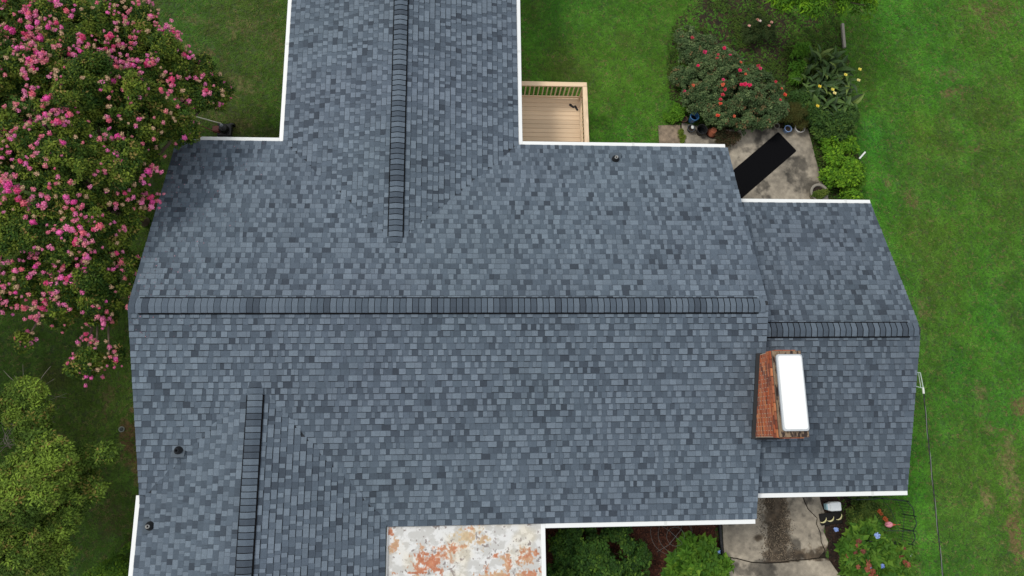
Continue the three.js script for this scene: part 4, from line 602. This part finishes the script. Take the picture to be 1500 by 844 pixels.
// long strappy leaves, each of its own
function blade(L, W, arch, seed) { const q = rngOf(seed), pos = [], n = 6; const row = (k) => { const t = k / n, w = W * Math.sin(Math.PI * Math.pow(0.06 + 0.94 * t, 0.8)) * 0.5 + 0.002, y = L * (1.05 * t - arch * t * t), z = L * (0.3 * t + 0.3 * t * t); return [V3(-w, y + w * 0.5, z), V3(0, y, z), V3(w, y + w * 0.5, z)]; }; for (let k = 0; k < n; k++) { const a = row(k), b = row(k + 1); for (const i of [0, 1]) for (const v of [a[i], a[i + 1], b[i + 1], a[i], b[i + 1], b[i]]) pos.push(v.x, v.y, v.z); } const g = new THREE.BufferGeometry(); g.setAttribute('position', new THREE.Float32BufferAttribute(pos, 3)); g.computeVertexNormals(); return g; }
{
  const base = [11.9, 0, -8.1], t = thing('lily_clump', 'dark green clump of long leaves with yellow blooms', 'plant', base), gs = [blade(0.62, 0.1, 0.5, 1), blade(0.75, 0.12, 0.6, 2), blade(0.5, 0.14, 0.45, 3)], ms = [[0.03, 0.07, 0.012], [0.045, 0.1, 0.015], [0.07, 0.13, 0.018], [0.022, 0.05, 0.01], [0.13, 0.19, 0.03]].map((c) => new THREE.MeshStandardMaterial({ color: new THREE.Color().setRGB(...c), roughness: 0.65, side: THREE.DoubleSide }));
  for (let k = 0; k < 290; k++) { const a = R(0, 6.28), r = Math.sqrt(rnd()), x = 11.95 + Math.cos(a) * r * 0.82 - base[0], z = -8.05 + Math.sin(a) * r * 1.15 - base[2]; const o = part('long_leaf', gs[k % 3], ms[Math.floor(rnd() * 4.4)], t, [x, R(0.0, 0.35), z], [R(-.35, .5), R(0, 6.28), R(-.3, .3)]); o.scale.setScalar(R(0.8, 1.35)); }
  const hd = roseHead(0.06, 17), cs = ['#e8dc6a', '#efe3a0', '#e9d24c'].map(petalMat); for (const [i, [x, z]] of [[12.64, -8.24], [12.55, -7.86], [11.26, -7.62], [11.67, -7.52], [11.72, -7.4], [11.12, -6.95], [12.15, -8.04]].entries()) { part('yellow_bloom', hd, cs[i % 3], t, [x - base[0], 1.18, z - base[2]]); part('flower_stem', rod([x - base[0], 0.1, z - base[2]], [x - base[0], 1.17, z - base[2]], 0.006, 5), ms[2], t); }
}
const limeT = (r) => mixT(mixT([0.03, 0.09, 0.012], [0.08, 0.2, 0.014], r()), [0.2, 0.36, 0.022], r() * r());
shrub('lime_shrub', 'lime green leafy bush along the patio edge above gutter', 'shrub', [12.0, 0, -5.1], [[11.9, 0.4, -5.6, 0.4], [12.25, 0.45, -4.9, 0.5], [11.75, 0.35, -4.85, 0.35], [12.5, 0.35, -5.2, 0.35], [12.3, 0.3, -4.4, 0.35], [11.85, 0.4, -6.05, 0.35], [12.4, 0.35, -6.0, 0.3]], sprig(7, 0.1, 0.06, 0.03, 0.06, 51), 1700, limeT, { m: softM });
shrub('leafy_shrub', 'mid green bush between the lily clump and lime green bush', 'shrub', [11.8, 0, -6.7], [[11.6, 0.4, -6.6, 0.45], [12.2, 0.45, -6.75, 0.5], [11.3, 0.45, -7.0, 0.4], [12.6, 0.4, -7.0, 0.35], [11.0, 0.4, -7.5, 0.35]], sprig(7, 0.11, 0.06, 0.03, 0.07, 53), 1500, (r) => mixT(mixT([0.02, 0.05, 0.014], [0.04, 0.09, 0.018], r()), [0.12, 0.19, 0.03], r() * r() * r()));
shrub('fern_plant', 'feathery bronze green plant spilling from white pot', 'plant', [10.85, 0, -6.9], [[10.7, 0.5, -7.0, 0.4], [10.4, 0.45, -6.95, 0.3], [10.98, 0.36, -6.75, 0.22]], sprig(9, 0.09, 0.014, 0.02, 0.09, 55), 900, (r) => mixT([0.04, 0.055, 0.015], [0.085, 0.075, 0.02], r()), { m: softM });
shrub('weed_clump', 'fresh green weeds sprouting at corner of paving slab', 'weeds', [6.95, 0, -7.05], [[6.95, 0.2, -7.05, 0.22], [7.0, 0.2, -7.25, 0.18], [6.75, 0.12, -7.0, 0.2]], sprig(7, 0.09, 0.04, 0.02, 0.04, 57), 260, (r) => mixT([0.05, 0.14, 0.012], [0.12, 0.25, 0.02], r()), { nstem: 2, m: softM });
shrub('joint_weeds', 'tiny yellow green weeds growing in the slab joint', 'weeds', [7.12, 0.02, -6.3], [[7.1, 0.08, -6.5, 0.09], [7.13, 0.08, -6.35, 0.1], [7.1, 0.07, -6.2, 0.08]], sprig(6, 0.05, 0.03, 0.02, 0.03, 59), 90, (r) => mixT([0.09, 0.15, 0.02], [0.17, 0.2, 0.03], r()), { nstem: 1, m: softM });
shrub('broadleaf_weed', 'bright green broad leaved plant in weedy bed above lilies', 'plant', [11.25, 0, -9.45], [[11.25, 0.25, -9.45, 0.26], [11.05, 0.2, -8.8, 0.28], [11.0, 0.2, -8.4, 0.2]], sprig(6, 0.13, 0.05, 0.02, 0.05, 61), 300, (r) => mixT([0.04, 0.12, 0.014], [0.1, 0.22, 0.02], r()), { nstem: 2, m: softM });
shrub('planter_herbs', 'yellow green herbs filling the round concrete planter', 'plant', [11.33, 0.3, -4.42], [[11.33, 0.36, -4.42, 0.26, 0.5]], sprig(6, 0.07, 0.035, 0.02, 0.04, 63), 380, (r) => mixT([0.05, 0.09, 0.015], [0.14, 0.18, 0.03], r()), { nstem: 0 });
shrub('dry_plant', 'dark reddish plant drooping over patio beneath rose bush', 'plant', [8.45, 0, -6.35], [[8.45, 0.2, -6.35, 0.26], [8.75, 0.2, -6.3, 0.2], [8.3, 0.15, -6.15, 0.14]], sprig(7, 0.06, 0.025, 0.02, 0.07, 65), 420, (r) => mixT([0.03, 0.045, 0.018], [0.09, 0.05, 0.03], r()), { nstem: 3 });
// south side
const glossy = (a, b) => (r) => mixT(mixT([0.012, 0.034, 0.01], a, r()), b, r() * r() * r());
shrub('evergreen_shrub', 'dark green evergreen shrubs massed beside the white porch roof', 'shrub', [3.7, 0, 6.2], [[2.9, 0.55, 6.0, 0.6], [3.7, 0.6, 6.1, 0.7], [4.5, 0.55, 6.2, 0.62], [2.9, 0.55, 6.9, 0.65], [3.9, 0.6, 7.0, 0.7], [4.8, 0.5, 6.9, 0.5], [3.3, 0.5, 5.5, 0.45], [4.3, 0.5, 5.6, 0.45], [4.95, 0.35, 6.3, 0.35]], sprig(7, 0.1, 0.055, 0.03, 0.08, 71), 5200, glossy([0.035, 0.09, 0.016], [0.14, 0.24, 0.03]), { hole: 0.26, hf: 3.2, nstem: 10 });
{
  const hyd = sprig(6, 0.17, 0.11, 0.03, 0.05, 73), blue = ['#8fa9df', '#9db6e6', '#7f97d4'].map(petalMat), rust = ['#8a4a33', '#7a4438', '#9a5a44'].map(petalMat), hd = [1, 2].map((s) => flowerHead(0.07, 60, s + 70, 0.75, 0.4));
  const b1 = [6.45, 0, 6.45], t1 = shrub('hydrangea', 'bright green hydrangea with one blue bloom beside black pipe', 'shrub', b1, [[6.3, 0.4, 6.4, 0.5], [6.85, 0.4, 6.3, 0.42], [6.6, 0.4, 6.9, 0.55], [6.1, 0.35, 6.9, 0.4], [7.1, 0.35, 6.7, 0.38]], hyd, 620, (r) => mixT(mixT([0.03, 0.085, 0.012], [0.07, 0.17, 0.016], r()), [0.16, 0.28, 0.03], r() * r()), { hole: 0.26, hf: 3 });
  part('bloom', hd[0], blue[0], t1, [7.12 - b1[0], 0.68, 6.18 - b1[2]]);
  const b2 = [11.6, 0, 6.5], t2 = shrub('hydrangea', 'hydrangea with blue blooms and faded brown heads beside drive', 'shrub', b2, [[11.1, 0.4, 6.2, 0.5], [11.8, 0.45, 6.3, 0.55], [12.3, 0.4, 6.5, 0.45], [11.3, 0.4, 6.9, 0.5], [12.0, 0.45, 7.0, 0.6], [11.55, 0.4, 5.75, 0.35], [12.5, 0.35, 6.9, 0.35], [10.95, 0.35, 6.6, 0.3]], hyd, 1150, (r) => mixT(mixT([0.025, 0.075, 0.012], [0.055, 0.14, 0.016], r()), [0.14, 0.25, 0.03], r() * r()), { hole: 0.28, hf: 3 });
  for (const [i, [x, z, s]] of [[10.5, 5.66, 0.95], [11.66, 5.85, 1.25], [11.7, 6.64, 1], [11.34, 6.65, 0.8], [12.56, 6.37, 0.6]].entries()) part('bloom', hd[i % 2], i === 4 ? petalMat('#d6e2dc') : blue[i % 3], t2, [x - b2[0], 0.76, z - b2[2]]).scale.setScalar(s);
  for (const [x, z] of [[11.1, 6.0], [10.95, 6.25], [11.0, 6.65], [11.3, 6.5], [11.35, 6.9], [11.25, 6.72], [12.2, 6.45], [12.35, 6.55], [12.4, 6.2], [11.45, 7.05], [10.75, 6.35], [12.15, 6.6], [11.05, 6.1], [11.2, 6.25], [12.28, 6.38], [12.42, 6.62], [11.4, 6.78], [11.32, 6.62], [11.5, 6.95]]) part('faded_bloom', hd[Math.floor(rnd() * 2)], rust[Math.floor(rnd() * 3)], t2, [x - b2[0], 0.78, z - b2[2]]).scale.setScalar(R(0.8, 1.3));
}
{ const b = [11.85, 0, 5.3], t = shrub('annual_flowers', 'low plants with orange blooms inside the wire fence', 'plant', b, [[11.6, 0.25, 5.1, 0.35], [12.0, 0.28, 5.35, 0.3], [11.4, 0.2, 5.35, 0.3], [12.3, 0.2, 5.2, 0.25]], sprig(7, 0.07, 0.035, 0.02, 0.06, 81), 700, (r) => mixT(mixT([0.02, 0.045, 0.012], [0.045, 0.09, 0.016], r()), [0.13, 0.17, 0.03], r() * r()), { hole: 0.25, nstem: 4 }); const hd = roseHead(0.07, 31), os = ['#9a4a26', '#a8582c'].map(petalMat); for (const [i, [x, z]] of [[12.0, 5.28], [12.08, 5.42], [12.12, 5.46], [11.95, 5.22]].entries()) part('orange_bloom', hd, os[i % 2], t, [x - b[0], 0.5, z - b[2]]); }
shrub('glossy_shrub', 'small glossy green shrub against the west wall below tree', 'shrub', [-8.8, 0, 6.3], [[-8.9, 0.5, 6.3, 0.5], [-8.45, 0.45, 6.1, 0.38], [-9.3, 0.4, 6.5, 0.4], [-8.6, 0.5, 6.8, 0.5]], sprig(7, 0.1, 0.045, 0.03, 0.08, 83), 1300, (r) => mixT(mixT([0.025, 0.07, 0.012], [0.07, 0.16, 0.018], r()), [0.2, 0.34, 0.03], r() * r()), { hole: 0.2 });
console.log('plants');

// ---------------------------------------------------------------- grass, weeds, litter
{
  const tuft = (seed, n, L, W) => { const r = rngOf(seed), out = []; for (let k = 0; k < n; k++) { const a = k / n * 6.283 + r() * 0.9, el = 0.35 + r() * 0.8, o = V3((r() - 0.5) * 0.03, 0, (r() - 0.5) * 0.03), dir = V3(Math.cos(a) * Math.cos(el), Math.sin(el), Math.sin(a) * Math.cos(el)), s = V3(-Math.sin(a), 0, Math.cos(a)).multiplyScalar(W / 2), l = L * (0.6 + 0.6 * r()), m = o.clone().addScaledVector(dir, l * 0.55), e = m.clone().addScaledVector(dir, l * 0.5); e.y -= l * 0.22; const A = o.clone().add(s), B = o.clone().sub(s), C = m.clone().add(s), D = m.clone().sub(s); for (const v of [A, B, D, A, D, C, C, D, e]) out.push(v.x, v.y, v.z); } const g = new THREE.BufferGeometry(); g.setAttribute('position', new THREE.Float32BufferAttribute(out, 3)); g.computeVertexNormals(); return g; };
  const N = 250000, mats = [], cols = [];
  const free = (x, z) => { for (const [a, b, c, d] of houseFoot) if (x > a && x < c && z > b && z < d) return false; return !inPoly(x, z, patio) && !inPoly(x, z, paver) && !inPoly(x, z, drive) && !(x > -1.7 && x < 2.1 && z > 4.6 && z < 8); };
  const zones = [[11.0, 21, -13, 8.4, 0.56], [1.25, 8, -13, -4.4, 0.17], [-15, -4.3, -12.5, -4, 0.17], [-14, -7, -4, 8, 0.2], [7, 13, -12.5, -7, 0.06]];
  const zs = zones.reduce((a, z) => a + z[4], 0); let n = 0; const ims = [tuft(1, 6, 0.075, 0.0085), tuft(2, 6, 0.06, 0.0075)].map((g) => { const im = new THREE.InstancedMesh(g, grassM, N / 2); shade(im); im.name = numbered('grass'); im.userData.kind = 'stuff'; im.userData.label = im.name === 'grass' ? 'green lawn grass covering the yard around the house' : 'shorter lawn grass mixed through the yard'; im.userData.category = 'grass'; return im; });
  const cnt = [0, 0], c = new THREE.Color();
  for (let g = 0; g < N * 1.35 && n < N - 4; g++) {
    let r = rnd() * zs, k = 0; while (k < zones.length - 1 && r > zones[k][4]) r -= zones[k++][4]; const z0 = zones[k], x = R(z0[0], z0[1]), z = R(z0[2], z0[3]);
    if (!free(x, z)) continue; const bed = bedAt(x, z); if (bed && rnd() > (z < 0 ? 0.35 : 0.04)) continue; const [ba] = bareAt(x, z); if (rnd() < ba * 0.9) continue;
    const t = grassTone(x, z), q = R(0.7, 1.3) * (0.72 + 0.56 * fbm(x * 5, z * 5, 2, 83)), i = rnd() < 0.5 ? 0 : 1; if (cnt[i] >= N / 2) continue; const dry = rnd() < 0.07 + ba * 0.6;
    _q.setFromAxisAngle(Y, R(0, 6.28)); _s.set(R(0.7, 1.2), R(0.6, 1.2), R(0.7, 1.2)); ims[i].setMatrixAt(cnt[i], _m.compose(V3(x, 0, z), _q, _s)); ims[i].setColorAt(cnt[i], dry ? c.setRGB(0.2 * q, 0.17 * q, 0.07 * q) : c.setRGB(t[0] * q, t[1] * q, t[2] * q)); cnt[i]++; n++;
  }
  ims.forEach((im, i) => { im.count = cnt[i]; scene.add(im); }); console.log('grass', cnt);
}
{ // low weeds in the unkempt bed, mulch chips, fallen petals
  const w = new THREE.InstancedMesh(sprig(6, 0.07, 0.03, 0.02, 0.04, 91), softM, 2600); shade(w); w.name = 'ground_cover'; w.userData = { kind: 'stuff', label: 'low weeds covering the soil of the flower bed', category: 'weeds' }; const c = new THREE.Color(); let n = 0;
  for (let g = 0; g < 9000 && n < 2600; g++) { const x = R(6.8, 12.9), z = R(-12.5, -4.1); if (!inPoly(x, z, beds[2].p) || inPoly(x, z, patio)) continue; if (vn(x * 1.5, z * 1.5, 4) < 0.35) continue; _q.setFromAxisAngle(Y, R(0, 6.28)); _s.setScalar(R(0.6, 1.4)); w.setMatrixAt(n, _m.compose(V3(x, 0.01, z), _q, _s)); const t = mixT([0.03, 0.06, 0.014], [0.075, 0.12, 0.02], rnd()); w.setColorAt(n++, c.setRGB(...t)); } w.count = n; scene.add(w);
  const m = new THREE.InstancedMesh(box(0.055, 0.008, 0.018), mat(0xffffff, 0.95), 5200); shade(m); m.name = 'mulch'; m.userData = { kind: 'stuff', label: 'reddish wood mulch and soil crumbs in the south beds', category: 'mulch' }; n = 0; const e = new THREE.Euler();
  for (let g = 0; g < 20000 && n < 5200; g++) { const b = rnd() < 0.7 ? beds[0] : beds[1], x = R(2.2, 12.6), z = R(4.7, 8.4); if (!inPoly(x, z, b.p) || inPoly(x, z, drive)) continue; _q.setFromEuler(e.set(R(-.4, .4), R(0, 6.28), R(-.4, .4))); _s.set(R(0.4, 1.4), 1, R(0.5, 1.3)); m.setMatrixAt(n, _m.compose(V3(x, 0.012, z), _q, _s)); const k = R(0.5, 1.2); m.setColorAt(n++, b === beds[0] ? c.setRGB(0.14 * k, 0.05 * k, 0.028 * k) : c.setRGB(0.06 * k, 0.042 * k, 0.028 * k)); } m.count = n; scene.add(m);
  const p = new THREE.InstancedMesh(new THREE.CircleGeometry(0.013, 5).rotateX(-Math.PI / 2), new THREE.MeshStandardMaterial({ color: 0xffffff, roughness: 0.9, side: THREE.DoubleSide }), 620); shade(p); p.name = 'fallen_petals'; p.userData = { kind: 'stuff', label: 'withered pink petals fallen on the shingles below the crape myrtle', category: 'petals' }; n = 0;
  for (let g = 0; g < 4000 && n < 620; g++) { const x = -7.45 + Math.abs(R(-1, 1) * R(0, 1)) * 2.6, z = R(-4.75, 1.0), k = R(0.5, 1.2); if (rnd() > 0.25 + 0.75 * sstep(-1.5, -4, z)) continue; _q.setFromEuler(e.set(R(-.2, .2) - 0.34 * (z < 0 ? 1 : -1), R(0, 6), R(-.2, .2))); _s.setScalar(R(0.5, 1.2)); p.setMatrixAt(n, _m.compose(V3(x, mainH(z) + 0.018, z), _q, _s)); p.setColorAt(n++, rnd() < 0.12 ? c.setRGB(0.5 * k, 0.25 * k, 0.3 * k) : c.setRGB(0.13 * k, 0.09 * k, 0.12 * k)); } p.count = n; scene.add(p);
  const d = new THREE.InstancedMesh(new THREE.IcosahedronGeometry(0.018, 0), mat(0xffffff, 1), 2400); shade(d); d.name = 'gravel'; d.userData = { kind: 'stuff', label: 'dirt and gravel strewn in a strip along the concrete drive', category: 'gravel' }; n = 0;
  for (let g = 0; g < 9000 && n < 2400; g++) { const x = 9.1 + (rnd() + rnd() + rnd() - 1.5) * 0.45, z = R(4.6, 6.55); if (vn(x * 5, z * 3, 8) < 0.4) continue; _q.setFromEuler(e.set(R(0, 6), R(0, 6), 0)); _s.set(R(0.4, 1.1), R(0.3, 0.7), R(0.4, 1.1)); d.setMatrixAt(n, _m.compose(V3(x, 0.052, z), _q, _s)); const k = rnd() < 0.3 ? R(1.5, 2.8) : R(0.25, 0.9); d.setColorAt(n++, c.setRGB(0.1 * k, 0.078 * k, 0.054 * k)); } d.count = n; scene.add(d);
}
console.log('done');
renderer.render(scene, camera);
